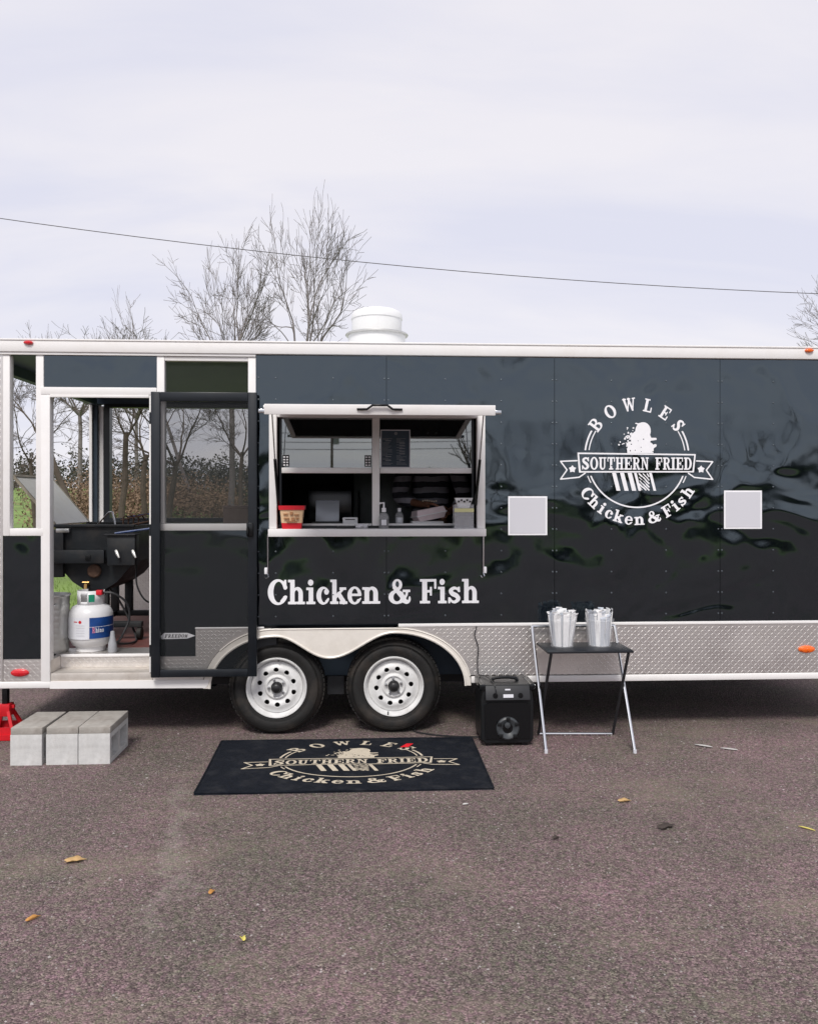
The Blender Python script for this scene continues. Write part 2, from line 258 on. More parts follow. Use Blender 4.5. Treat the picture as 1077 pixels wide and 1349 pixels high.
# ------------------------------------------------------------------ mesh helpers
WLOC = {}
def tag(o, label=None, cat=None, group=None, kind=None):
    if label: o['label'] = label
    if cat: o['category'] = cat
    if group: o['group'] = group
    if kind: o['kind'] = kind
    return o
def thing(name, loc, label, cat, group=None):
    o = bpy.data.objects.new(name, None); COL.objects.link(o); o.location = loc; o.empty_display_size = 0.1
    WLOC[o] = Vector(loc); return tag(o, label, cat, group)
class MB:
    def __init__(s): s.v = []; s.f = []
    def add(s, v, f):
        k = len(s.v); s.v += [tuple(p) for p in v]; s.f += [tuple(i + k for i in q) for q in f]; return s
    def box(s, a, c, bev=0.0, M=None):
        x0, y0, z0 = a; x1, y1, z1 = c
        if bev <= 0:
            v = [(x, y, z) for z in (z0, z1) for y in (y0, y1) for x in (x0, x1)]
            f = [(0, 2, 3, 1), (4, 5, 7, 6), (0, 1, 5, 4), (2, 6, 7, 3), (0, 4, 6, 2), (1, 3, 7, 5)]
        else:
            bm = bmesh.new(); bmesh.ops.create_cube(bm, size=1)
            for q in bm.verts: q.co = Vector(((x0+x1)/2 + q.co.x*(x1-x0), (y0+y1)/2 + q.co.y*(y1-y0), (z0+z1)/2 + q.co.z*(z1-z0)))
            bmesh.ops.bevel(bm, geom=bm.edges[:], offset=bev, segments=2, affect='EDGES', profile=0.5)
            bm.verts.index_update(); v = [tuple(q.co) for q in bm.verts]; f = [tuple(q.index for q in fc.verts) for fc in bm.faces]; bm.free()
        if M is not None: v = [tuple(M @ Vector(p)) for p in v]
        return s.add(v, f)
    def tube(s, pts, r, n=6, cap=True):
        pts = [Vector(p) for p in pts]; k = len(pts); rr = r if isinstance(r, (list, tuple)) else [r]*k
        v = []; f = []; d0 = (pts[1]-pts[0]).normalized()
        ref = Vector((0, 0, 1)) if abs(d0.z) < 0.9 else Vector((1, 0, 0))
        u = d0.cross(ref).normalized()
        for i, p in enumerate(pts):
            d = (pts[min(i+1, k-1)] - pts[max(i-1, 0)])
            d = d.normalized() if d.length > 1e-9 else d0
            u = (u - d*u.dot(d)); u = u.normalized() if u.length > 1e-6 else d.orthogonal().normalized()
            w = d.cross(u)
            for j in range(n):
                a = 2*PI*j/n; v.append(tuple(p + (u*math.cos(a) + w*math.sin(a))*rr[i]))
        for i in range(k-1):
            for j in range(n):
                a = i*n+j; c = i*n+(j+1) % n; f.append((a, c, c+n, a+n))
        if cap: f.append(tuple(range(n-1, -1, -1))); f.append(tuple((k-1)*n+j for j in range(n)))
        return s.add(v, f)
    def lathe(s, prof, c=(0, 0, 0), axis='z', n=32):
        v = []; f = []; c = Vector(c)
        for r, h in prof:
            for j in range(n):
                a = 2*PI*j/n; x, y = r*math.cos(a), r*math.sin(a)
                p = (x, y, h) if axis == 'z' else ((x, h, -y) if axis == 'y' else (h, x, y))
                v.append(tuple(c + Vector(p)))
        for i in range(len(prof)-1):
            for j in range(n):
                a = i*n+j; e = i*n+(j+1) % n; f.append((a, e, e+n, a+n))
        return s.add(v, f)
    def prism(s, pts, y0, y1):                       # outline in x,z pushed along y
        k = len(pts); v = [(x, y0, z) for x, z in pts] + [(x, y1, z) for x, z in pts]
        f = [tuple(range(k)), tuple(range(2*k-1, k-1, -1))]
        f += [(i, (i+1) % k + 0, (i+1) % k + k, i + k) for i in range(k)]
        return s.add(v, f)
    def quad(s, a, b, c, d): return s.add([a, b, c, d], [(0, 1, 2, 3)])
    def build(s, name, m, parent=None, smooth=False, origin=None, fix=True, ang=35):
        me = bpy.data.meshes.new(name); org = WLOC[parent] if parent is not None else Vector(origin or (0, 0, 0))
        me.from_pydata([(p[0]-org.x, p[1]-org.y, p[2]-org.z) for p in s.v], [], s.f); me.validate(clean_customdata=False)
        if fix:
            bm = bmesh.new(); bm.from_mesh(me); bmesh.ops.recalc_face_normals(bm, faces=bm.faces[:]); bm.to_mesh(me); bm.free()
        if smooth:
            me.polygons.foreach_set('use_smooth', [True]*len(me.polygons)); me.set_sharp_from_angle(angle=math.radians(ang))
        me.materials.append(MAT[m]); me.update()
        o = bpy.data.objects.new(name, me); COL.objects.link(o)
        if parent is not None: o.parent = parent; WLOC[o] = WLOC[parent]
        else: o.location = org; WLOC[o] = org
        return o
def bx(name, m, parent, a, c, bev=0.0): return MB().box(a, c, bev).build(name, m, parent, smooth=bev > 0)

# ------------------------------------------------------------------ flat lettering from signed shapes
def B(x0, y0, x1, y1): return lambda X, Y: np.maximum(np.maximum(x0-X, X-x1), np.maximum(y0-Y, Y-y1))
def El(cx, cy, rx, ry): return lambda X, Y: (np.sqrt(((X-cx)/rx)**2 + ((Y-cy)/ry)**2) - 1)*min(rx, ry)
def U(*fs): 
    def g(X, Y):
        r = fs[0](X, Y)
        for q in fs[1:]: r = np.minimum(r, q(X, Y))
        return r
    return g
def I(*fs):
    def g(X, Y):
        r = fs[0](X, Y)
        for q in fs[1:]: r = np.maximum(r, q(X, Y))
        return r
    return g
def D(a, *bs): return I(a, *[(lambda q: (lambda X, Y: -q(X, Y)))(q) for q in bs])
def Sg(x0, y0, x1, y1, w, w2=None):                       # stroke with rounded ends
    w2 = w if w2 is None else w2
    def g(X, Y):
        dx, dy = x1-x0, y1-y0; t = np.clip(((X-x0)*dx + (Y-y0)*dy)/(dx*dx+dy*dy), 0, 1)
        return np.hypot(X-x0-t*dx, Y-y0-t*dy) - (w + (w2-w)*t)/2
    return g
def Pl(pts, ws): return U(*[Sg(*pts[i], *pts[i+1], ws[i], ws[i+1]) for i in range(len(pts)-1)])
def Cv(pts):                                              # convex polygon, counter-clockwise
    hs = []
    for i in range(len(pts)):
        (ax, ay), (bx_, by) = pts[i], pts[(i+1) % len(pts)]; l = math.hypot(bx_-ax, by-ay)
        hs.append((lambda ax, ay, nx, ny: (lambda X, Y: (X-ax)*nx + (Y-ay)*ny))(ax, ay, (by-ay)/l, -(bx_-ax)/l))
    return I(*hs)
def spline(pts, n=6):
    r = []
    for i in range(len(pts)-1):
        p0, p1, p2, p3 = pts[max(i-1, 0)], pts[i], pts[i+1], pts[min(i+2, len(pts)-1)]
        for k in range(n):
            t = k/n; r.append(tuple(0.5*((2*p1[j]) + (-p0[j]+p2[j])*t + (2*p0[j]-5*p1[j]+4*p2[j]-p3[j])*t*t + (-p0[j]+3*p1[j]-3*p2[j]+p3[j])*t**3) for j in range(len(p1))))
    r.append(tuple(pts[-1])); return r
def Sp(*pts):                                             # (x, y, width) control points
    q = spline(pts, 5); return Pl([(a[0], a[1]) for a in q], [a[2] for a in q])
s_ = .105
G = {
 'C': (.78, U(D(El(.42, .5, .42, .525), El(.45, .5, .215, .425), B(.50, .34, 1, .64)), B(.68, .60, .775, 1.0), I(Sg(.60, .12, .74, .34, .16, .08), B(.4, 0, .8, .36)))),
 'h': (.80, U(B(.10, 0, .31, 1), B(0, 1-s_, .31, 1), B(0, 0, .40, s_), B(.49, 0, .70, .44), B(.42, 0, .80, s_), I(D(El(.45, .42, .25, .285), El(.40, .38, .10, .20)), B(.2, .40, .8, .8)))),
 'n': (.80, U(B(.10, 0, .31, .68), B(0, .68-s_, .31, .68), B(0, 0, .40, s_), B(.49, 0, .70, .44), B(.42, 0, .80, s_), I(D(El(.45, .42, .25, .285), El(.40, .38, .10, .20)), B(.2, .40, .8, .8)))),
 'i': (.42, U(B(.11, 0, .32, .68), B(0, .68-s_, .32, .68), B(0, 0, .42, s_), El(.20, .88, .125, .125))),
 'c': (.62, U(D(El(.32, .345, .32, .365), El(.37, .345, .145, .275), B(.40, .22, 1, .50)), El(.48, .50, .115, .115), Sg(.48, .10, .57, .22, .13, .07))),
 'k': (.84, U(B(.10, 0, .31, 1), B(0, 1-s_, .31, 1), B(0, 0, .40, s_), Sg(.30, .30, .62, .62, .11), B(.45, .68-s_, .78, .68), Sg(.42, .40, .66, .08, .20), B(.45, 0, .84, s_))),
 'e': (.66, U(D(El(.33, .345, .33, .365), El(.345, .345, .145, .275), B(.38, .20, 1, .33)), B(.14, .32, .62, .42), Sg(.50, .10, .62, .22, .12, .06))),
 's': (.58, U(Sp((.50, .50, .09), (.40, .60, .10), (.26, .62, .13), (.13, .52, .16), (.20, .40, .19), (.38, .31, .19), (.46, .18, .17), (.34, .065, .13), (.20, .07, .10), (.08, .20, .09)), B(.44, .46, .53, .68), B(.02, 0, .11, .24))),
 '&': (.92, U(D(El(.36, .77, .205, .235), El(.36, .79, .075, .13)), D(El(.33, .27, .33, .29), El(.35, .27, .15, .18)), Sg(.25, .66, .70, .10, .17), Sp((.76, .50, .10), (.74, .36, .10), (.64, .20, .11), (.50, .07, .12)), B(.58, .47, .90, .57), Sp((.60, .12, .16), (.76, .06, .15), (.86, .14, .10), (.87, .26, .07)))),
 'F': (.80, U(B(.11, 0, .34, 1), B(0, 1-s_, .77, 1), B(.67, .60, .77, 1), B(.3, .45, .52, .55), B(.47, .32, .56, .68), B(0, 0, .48, s_))),
 'B': (.80, U(B(.10, 0, .30, 1), B(0, 0, .45, s_), B(0, 1-s_, .45, 1), D(U(El(.42, .26, .36, .27), B(.2, 0, .42, .53)), U(El(.42, .27, .16, .17), B(.3, .10, .42, .44)), B(-1, -1, .28, 2)), D(U(El(.42, .745, .32, .255), B(.2, .5, .42, 1)), U(El(.42, .745, .13, .155), B(.3, .59, .42, .90)), B(-1, -1, .28, 2)))),
 'O': (.82, D(El(.41, .5, .41, .52), El(.41, .5, .20, .41))),
 'W': (1.15, U(Sg(.14, .95, .36, .08, .19, .16), Sg(.36, .08, .57, .92, .11), Sg(.55, .95, .80, .08, .19, .16), Sg(.80, .08, 1.00, .95, .11), B(0, .9, .34, 1), B(.42, .9, .72, 1), B(.86, .9, 1.15, 1))),
 'L': (.74, U(B(.11, 0, .33, 1), B(0, 0, .72, s_), B(0, 1-s_, .46, 1), B(.62, 0, .72, .40))),
 'E': (.78, U(B(.11, 0, .33, 1), B(0, 0, .76, s_), B(0, 1-s_, .74, 1), B(.66, 0, .76, .36), B(.65, .66, .74, 1), B(.3, .45, .52, .55), B(.47, .34, .55, .66))),
 'S': (.68, U(Sp((.56, .74, .10), (.46, .90, .12), (.30, .92, .15), (.15, .80, .19), (.20, .62, .22), (.42, .46, .23), (.53, .26, .21), (.42, .09, .16), (.25, .08, .12), (.10, .26, .10)), B(.52, .66, .62, 1), B(.03, 0, .12, .34))),
 'U': (.82, U(B(.10, .28, .31, 1), B(.55, .28, .68, 1), B(0, 1-s_, .42, 1), B(.45, 1-s_, .80, 1), I(D(El(.39, .30, .29, .32), El(.43, .32, .12, .22)), B(0, -1, 1, .30)))),
 'T': (.80, U(B(.29, 0, .51, 1), B(.02, 1-s_, .78, 1), B(.02, .64, .11, 1), B(.69, .64, .78, 1), B(.17, 0, .63, s_))),
 'H': (.90, U(B(.10, 0, .32, 1), B(.58, 0, .80, 1), B(0, 0, .42, s_), B(.48, 0, .90, s_), B(0, 1-s_, .42, 1), B(.48, 1-s_, .90, 1), B(.3, .45, .6, .56))),
 'R': (.86, U(B(.10, 0, .32, 1), B(0, 0, .42, s_), B(0, 1-s_, .45, 1), D(U(El(.42, .73, .32, .27), B(.2, .46, .42, 1)), U(El(.42, .73, .13, .17), B(.3, .56, .42, .90)), B(-1, -1, .3, 2)), Sg(.48, .46, .66, .08, .20, .18), B(.58, 0, .86, s_))),
 'N': (.92, U(B(.12, 0, .24, 1), B(.66, 0, .80, 1), Cv([(.12, 1), (.66, 0), (.80, 0), (.80, .10), (.32, 1)]), B(0, 0, .36, s_), B(0, 1-s_, .32, 1), B(.54, 1-s_, .92, 1))),
 'I': (.44, U(B(.11, 0, .33, 1), B(0, 0, .44, s_), B(0, 1-s_, .44, 1))),
 'D': (.84, U(B(.10, 0, .32, 1), B(0, 0, .45, s_), B(0, 1-s_, .45, 1), D(U(El(.40, .5, .42, .5), B(.2, 0, .40, 1)), U(El(.40, .5, .20, .40), B(.3, .10, .40, .90)), B(-1, -1, .3, 2)))),
}
def msq(fn, x0, x1, y0, y1, h, warp, mb, run=5):
    nx = max(2, int(math.ceil((x1-x0)/h))); ny = max(2, int(math.ceil((y1-y0)/h)))
    xs = np.linspace(x0, x1, nx+1); ys = np.linspace(y0, y1, ny+1); X, Y = np.meshgrid(xs, ys)
    F = fn(X, Y) + 0*X; F[np.abs(F) < 1e-7] = 1e-7
    ins = F < 0; V = []; Fc = []
    def addp(poly):
        k = len(V); V.extend(poly); Fc.append(tuple(range(k, k+len(poly))))
    for j in range(ny):
        i = 0
        while i < nx:
            c = int(ins[j, i]) + int(ins[j, i+1]) + int(ins[j+1, i]) + int(ins[j+1, i+1])
            if c == 0: i += 1; continue
            if c == 4:
                k = i
                while k+1 < nx and k-i < run and ins[j, k+2] and ins[j+1, k+2]: k += 1
                addp([(xs[i], ys[j]), (xs[k+1], ys[j]), (xs[k+1], ys[j+1]), (xs[i], ys[j+1])]); i = k+1; continue
            cs = [(i, j), (i+1, j), (i+1, j+1), (i, j+1)]; poly = []
            for q in range(4):
                a, b_ = cs[q], cs[(q+1) % 4]; fa, fb = F[a[1], a[0]], F[b_[1], b_[0]]
                if fa < 0: poly.append((xs[a[0]], ys[a[1]]))
                if (fa < 0) != (fb < 0):
                    t = fa/(fa-fb); poly.append((xs[a[0]]+(xs[b_[0]]-xs[a[0]])*t, ys[a[1]]+(ys[b_[1]]-ys[a[1]])*t))
            if len(poly) > 2: addp(poly)
            i += 1
    mb.add([warp(float(a), float(b_)) for a, b_ in V], Fc)
def glyph_rect(mb, ch, x0, x1, base, cap, to3, h=.028):     # upright letter into a box
    w, fn = G[ch]; k = (x1-x0)/w
    msq(fn, -.03, w+.03, -.05, 1.06, h, lambda a, b_: to3(x0+a*k, base+b_*cap), mb)
def glyph_arc(mb, ch, cx, cy, rbase, ang, cap, width, to3, top=True, h=.034):
    w, fn = G[ch]; k = width/w; ca, sa = math.cos(ang), math.sin(ang)
    def wp(a, b_):
        lx = (a-w/2)*k; ly = b_*cap
        if top:  # letter up points outward; ang measured clockwise from straight up
            return to3(cx + sa*(rbase+ly) + ca*lx, cy + ca*(rbase+ly) - sa*lx)
        return to3(cx + sa*(rbase-ly) + ca*lx, cy - ca*(rbase-ly) + sa*lx)
    msq(fn, -.03, w+.03, -.05, 1.06, h, wp, mb)
def star(cx, cy, r):
    def g(X, Y):
        a = np.arctan2(X-cx, Y-cy); d = np.hypot(X-cx, Y-cy); q = np.abs((a/(2*PI/5)+.5) % 1 - .5)*(2*PI/5)
        return d*np.cos(q - PI/5*0) *.6 + d*np.sin(q)*.82 - r*.6
    return g
def logo(to3, mb, speck=True, f=1.0):
    """emblem in its own units (y up, ring centred on 0,0, ring radius 66)"""
    for ch, a in zip('BOWLES', (-52.5, -31, -8.5, 12.5, 33, 53)):
        glyph_arc(mb, ch, 0, 0, 60, math.radians(a), 17, {'W': 17, 'L': 11.5, 'E': 12, 'S': 11, 'B': 13, 'O': 14.5}[ch], to3)
    for ch, a, w in zip('Chicken&Fish', (-54, -43.5, -34.5, -26.5, -17.2, -7.6, 2.2, 16, 30, 38.5, 46, 56), (14, 12.5, 7, 10, 13, 10.5, 13.5, 17, 12.5, 7, 10, 12.5)):
        glyph_arc(mb, ch, 0, 0, 88.5, math.radians(a), 15.5, w, to3, top=False)
    for i, ch in enumerate('SOUTHERN'): glyph_rect(mb, ch, -72.8+i*11.15, -72.8+i*11.15+10.3, -16.5, 16, to3, .04)
    for ch, x, w in zip('FRIED', (24.1, 34.2, 45.2, 51.6, 62.2), (9.4, 10.4, 5.6, 9.6, 10.6)): glyph_rect(mb, ch, x, x+w, -16.5, 16, to3, .04)
    def ring(r, w): return lambda X, Y: np.abs(np.hypot(X, Y)-r) - w/2
    hi = I(lambda X, Y: 8.5-Y, lambda X, Y: Y - (34 + 0*X))
    lo = lambda X, Y: Y + 24.5
    shape = U(I(U(ring(68.6, 2.2), ring(63.8, 1.4)), hi), I(ring(65.6, 1.9), lo), I(ring(69.5, 1.3), lo, lambda X, Y: -34-Y, lambda X, Y: 48-np.abs(X)))
    msq(shape, -71, 71, -71, 36, .9, to3, mb)
    ban = D(Cv([(-76.5, -20.5), (75.5, -20), (78, 4), (-78.5, 5.5)]), Cv([(-74, -18.6), (73.5, -18.2), (75.8, 2.2), (-76.3, 3.5)]))
    msq(ban, -80, 80, -22, 7, .8, to3, mb)
    for sg in (-1, 1):
        q = lambda pts: Pl([(sg*a, b_) for a, b_ in pts], [1.7]*len(pts))
        msq(U(q([(79, -5), (100.5, -6), (92, -17), (100.5, -29), (76, -26.5), (68, -21)]), star(sg*85, -16, 5.2)), min(sg*66, sg*103), max(sg*66, sg*103), -31, -3, .6, to3, mb)
    body = D(U(El(8, 34, 10.2, 11.2), El(5, 24, 13.5, 11), B(-13, 5, 22, 12), El(4, 13, 18.5, 9), El(-9, 16, 5, 4), Sg(17, 23, 24.5, 23.5, 4, 3), Sg(21, 13, 24, 15, 4)), El(23, 18.3, 2.6, 1.6), El(-14.5, 12, 2.2, 1.4))
    nick = [El(random.uniform(-14, 22), random.uniform(6, 24), random.uniform(.5, 1.1), random.uniform(.5, 1.3)) for _ in range(9)]
    msq(D(body, *nick), -18, 28, 5, 47, .7, to3, mb)
    rs = random.Random(4); dots = []
    for _ in range(46):
        a = rs.uniform(0, 1); r = rs.uniform(.5, 1.3); dots.append(El(-18 + a*22 + rs.gauss(0, 2.5), 16 + a*28 + rs.gauss(0, 3.0) + 2, r, r*rs.uniform(.7, 1.3)))
    if speck: msq(D(U(*dots), body), -28, 10, 8, 50, .55, to3, mb)
    bars = [Cv([(x0+6, -44), (x0+6+w, -44), (x0+w, -20.6), (x0, -20.6)]) for x0, w in ((-33, 5.2), (-22.5, 5.4), (-12.5, 5.6), (-4, 3.4), (15.8, 3.6))]
    fl = [Sg(x+rs.uniform(-1, 1), y, x+3.2, y-3.5, rs.uniform(.8, 2.0)) for x in (3.5, 8.5, 12.5) for y in (-22, -26.5, -31, -35.5, -39.5)]
    msq(U(*bars, *fl), -36, 32, -45, -20.6, .6, to3, mb)

# ------------------------------------------------------------------ diamond tread
def tread(mb, O, u, v, n, w, h, inside=None, p=0.0245, a=0.0160, bb=0.0042, ht=0.0011):
    O, u, v, n = Vector(O), Vector(u), Vector(v), Vector(n)
    for j in range(int(h/p)):
        for i in range(int(w/p)):
            cx, cy = (i+.5)*p, (j+.5)*p
            if cx < .012 or cy < .012 or cx > w-.012 or cy > h-.012: continue
            if inside and not all(inside(cx+ox, cy+oy) for ox in (-.012, .012) for oy in (-.012, .012)): continue
            sg = 1 if (i+j) % 2 else -1; dx, dy = .7071, .7071*sg
            c = O + u*cx + v*cy; e = u*dx + v*dy; q = u*(-dy) + v*dx
            mb.add([c-e*a, c+q*bb, c+e*a, c-q*bb, c-e*a*.35+n*ht, c+e*a*.35+n*ht], [(0, 4, 1), (1, 4, 5), (1, 5, 2), (2, 5, 3), (3, 5, 4), (3, 4, 0)])
G['M'] = (1.05, U(B(.12, 0, .24, 1), B(.74, 0, .94, 1), Sg(.20, .92, .50, .10, .18, .12), Sg(.50, .10, .80, .92, .12), B(0, 0, .36, s_), B(.64, 0, 1.05, s_)))
G['o'] = (.66, D(El(.33, .345, .33, .365), El(.33, .345, .14, .275)))

# ================================================================== the setting
def zt(x, y):
    k = max(0.0, y - 6.5)
    return -0.03 + 0.047*k*min(1, k/6) * (1 if k < 60 else 60/k) + 0.10*mnoise.noise(Vector((x*.11, y*.11, 0)))*min(1, k/5)
def axis_pts(lo, hi, near, stepn, far):
    r = [near[0] + i*stepn for i in range(int((near[1]-near[0])/stepn)+1)]
    s = stepn; p = near[1]
    while p < hi: s *= 1.35; p += s; r.append(min(p, hi))
    s = stepn; p = near[0]
    while p > lo: s *= 1.35; p -= s; r.insert(0, max(p, lo))
    return r
gx = axis_pts(-900, 900, (-30, 30), 2.0, 0); gy = axis_pts(-900, 900, (4, 70), 1.5, 0)
mb = MB(); mb.v = [(x, y, zt(x, y)) for y in gy for x in gx]
k = len(gx); mb.f = [(j*k+i, j*k+i+1, (j+1)*k+i+1, (j+1)*k+i) for j in range(len(gy)-1) for i in range(k-1)]
tag(mb.build('grass_field', 'grass_green', smooth=True, fix=False), kind='structure')
# asphalt lot with an uneven far edge
ex = [-70 + i*1.0 for i in range(141)]
edge = [(x, 5.2 + .35*mnoise.noise(Vector((x*.6, 0, 3))) + .12*mnoise.noise(Vector((x*2.3, 1, 3))), 0.0) for x in ex]
rows = [-34.0, -12.0, -3.5, 0.0, 3.0]
mb = MB(); mb.v = [(x, y, 0.0) for y in rows for x in ex] + edge; k = len(ex)
mb.f = [(j*k+i, j*k+i+1, (j+1)*k+i+1, (j+1)*k+i) for j in range(len(rows)) for i in range(k-1)]
tag(mb.build('asphalt_lot', 'asphalt', fix=False), kind='structure')

# loose grit on the asphalt
mb = MB(); rg = random.Random(11)
for _ in range(5200):
    y = -3.4 + 3.9*rg.random()**1.0; x = rg.uniform(-3.0, 3.6); r = rg.uniform(.0022, .0058)*(1.5 if rg.random() < .06 else 1); a = rg.uniform(0, 6.28)
    pts = [(x+r*math.cos(a+q*PI/2)*rg.uniform(.7, 1.3), y+r*math.sin(a+q*PI/2)*rg.uniform(.7, 1.3), .0005) for q in range(4)]
    mb.add(pts + [(x, y, r*rg.uniform(.5, .9))], [(0, 1, 4), (1, 2, 4), (2, 3, 4), (3, 0, 4)])
tag(mb.build('loose_grit', 'pebble', fix=False), 'loose pale grit scattered over the asphalt', 'grit', kind='stuff')

# ================================================================== the trailer
XL, XR, YB = -2.66, 3.95, 2.5
T = thing('food_trailer', (0.6, 1.25, 0.0), 'long black concession trailer with serving window and open screened porch', 'trailer')
# floor and frame
mb = MB()
mb.box((XL, .32, .372), (XR, YB-.004, .548)); mb.box((XL, .03, .372), (-2.205, .319, .548)); mb.box((-1.44, .03, .372), (-1.13, .319, .548)); mb.box((.775, .03, .372), (XR, .319, .548))
mb.box((-2.204, .205, .372), (-1.441, .319, .548))
mb.build('floor_frame', 'steel_dark', T)
bx('porch_floor', 'floor_red', T, (-2.62, .45, .548), (-.80, 2.44, .556))
mb = MB(); mb.box((-2.2, .205, .548), (-1.445, .449, .555)); tread(mb, (-2.2, .205, .555), (1, 0, 0), (0, 1, 0), (0, 0, 1), .755, .244)
mb.build('door_tread', 'tread_metal', T, fix=False)
bx('step_nosing', 'white_trim', T, (-2.16, .180, .536), (-1.468, .2045, .5565), .004)
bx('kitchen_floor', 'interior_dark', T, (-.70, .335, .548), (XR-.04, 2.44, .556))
mb = MB(); mb.box((-2.16, .19, .461), (-1.468, .204, .535)); tread(mb, (-2.16, .19, .461), (1, 0, 0), (0, 0, 1), (0, -1, 0), .69, .074)
mb.build('step_riser', 'tread_metal', T, fix=False)
bx('step_tread', 'step_metal', T, (-2.16, -.004, .372), (-1.468, .2045, .460), .004)
bx('step_side', 'tread_metal', T, (-2.2035, .0, .372), (-2.161, .204, .548)); bx('step_side', 'tread_metal', T, (-1.467, .0, .372), (-1.4405, .204, .548))
mb = MB()
for y in (.46, 2.05): mb.box((XL+.05, y, .27), (XR, y+.06, .371))
for x in (-2.3, -1.5, 1.1, 1.9, 2.7, 3.5): mb.box((x, .52, .29), (x+.05, 2.04, .369))
mb.box((-.27, .22, .24), (-.15, .26, .371)); mb.tube([(-.62, .20, .325), (-.62, 2.3, .325)], .04, 10); mb.tube([(.208, .20, .325), (.208, 2.3, .325)], .04, 10)
mb.tube([(-.95, .36, .30), (-.62, .36, .26), (-.30, .36, .30)], .022, 6); mb.tube([(-.14, .36, .30), (.208, .36, .26), (.55, .36, .30)], .022, 6)
mb.build('chassis', 'steel_dark', T)
bx('shade_block', 'matte_black', T, (.95, .85, .19), (2.85, 2.0, .3685), .02)  # added box, blocks back light so the ground under the trailer darkens
bx('shade_block', 'matte_black', T, (-1.95, .95, .14), (-1.2, 1.95, .3685), .02)  # second added light-blocking box, towards the porch end

# arches over the two wheels
A1, A2 = -.62, .208
def arch(off, n=18):
    L = []
    for i in range(n+1):
        a = PI - (PI/2)*i/n; L.append((A1 + (.455+off)*math.cos(a), .345 + (.362+off*1.15)*math.sin(a)))
    return L
def archR(off, n=18):
    L = []
    for i in range(n+1):
        a = PI/2 - (PI/2)*i/n; L.append((A2 + (.505+off)*math.cos(a), .345 + (.381+off*.85)*math.sin(a)))
    return L
DIP = (-.245, .552); low = arch(0); m1 = []
for i in range(1, 15): tt = i/14; m1.append((A1 + (DIP[0]-A1)*tt, .707 + (DIP[1]-.707)*(.5-.5*math.cos(PI*tt))))
for i in range(1, 15): tt = i/14; m1.append((DIP[0] + (A2-DIP[0])*tt, DIP[1] + (.726-DIP[1])*(.5-.5*math.cos(PI*tt))))
low = low + m1 + archR(0)[1:]
upL, upR = arch(.044), archR(.038)
up = upL + [(x, .757) for x, z in m1] + upR[1:]
mb = MB()
for i in range(len(low)-1):
    (ax, az), (bx_, bz), (cx, cz), (dx_, dz) = low[i], low[i+1], up[i+1], up[i]
    mb.add([(ax, -.016, az), (bx_, -.016, bz), (cx, -.016, cz), (dx_, -.016, dz), (ax, .04, az), (bx_, .04, bz)], [(0, 1, 2, 3), (0, 4, 5, 1)])
    mb.add([(dx_, -.016, dz), (cx, -.016, cz), (cx, .0, cz), (dx_, .0, dz)], [(0, 1, 2, 3)])
ft = mb.build('fender_trim', 'fender_trim', T, smooth=True, fix=False, ang=30)
mb = MB()
mb.tube([(x, -.017, z) for x, z in low], .009, 6); mb.tube([(x, -.016, z-.004) for x, z in upL[8:] + [(x, .757) for x, z in m1] + upR[1:-2]], .006, 5)
mb.build('rolled_edge', 'fender_trim', ft, smooth=True)
mb = MB()                                               # wheel well liner
mb.box((-1.125, .300, .36), (.77, .318, .80)); mb.box((-1.125, .03, .775), (.77, .318, .80)); mb.box((-1.129, .03, .36), (-1.111, .318, .80)); mb.box((.755, .03, .36), (.774, .318, .80))
mb.build('wheel_well', 'black_lining', T)

def skirt(pts, O, w, h, inside):
    mb = MB(); mb.prism(pts, -.008, .02)
    tread(mb, (O[0], -.008, O[1]), (1, 0, 0), (0, 0, 1), (0, -1, 0), w, h, inside)
    return mb.build('tread_skirt', 'tread_metal', T, fix=False)
eR = lambda x, z: ((x-A2)/(.543))**2 + ((z-.345)/(.413))**2 > 1.02 or z > .76
skirt([(A2+.02, .762), (XR, .762), (XR, .407)] + [(x+.004, z) for x, z in reversed(upR[2:]) if z > .407], (A2+.02, .407), XR-A2-.02, .355, lambda a, c: eR(a+A2+.02, c+.407))
eL = lambda x, z: ((x-A1)/(.499))**2 + ((z-.345)/(.412))**2 > 1.03
skirt([(-1.44, .407), (-1.121, .407)] + [(x-.004, z) for x, z in upL[3:-1]] + [(A1-.03, .7585), (-1.172, .7585), (-1.172, .569), (-1.44, .569)], (-1.44, .407), .78, .35,
      lambda a, c: eL(a-1.44, c+.407) and (c+.407 < .569 or a-1.44 > -1.172) and a-1.44 < -.63 and c+.407 < .752)
skirt([(-2.476, .407), (-2.206, .407), (-2.206, .560), (-2.476, .560)], (-2.476, .407), .27, .153, None)
skirt([(XL, .366), (-2.479, .366), (-2.479, 2.672), (XL, 2.672)], (XL, .366), .18, 2.3, None)
bx('skirt_cap', 'white_trim', T, (A2+.03, -.013, .763), (XR, .004, .784), .003)
bx('skirt_cap', 'white_trim', T, (-1.176, -.012, .7595), (-.70, .004, .770), .003)
bx('bottom_rail', 'white_trim', T, (.752, -.016, .362), (XR, .028, .4065), .005)
bx('bottom_rail', 'white_trim', T, (XL, -.016, .362), (-2.1605, .028, .4065), .005)
MB().prism([(-2.16, .358), (-1.105, .350), (-1.085, .372), (-1.078, .4065), (-2.16, .4065)], -.018, -.0045).build('bottom_rail', 'white_trim', T)

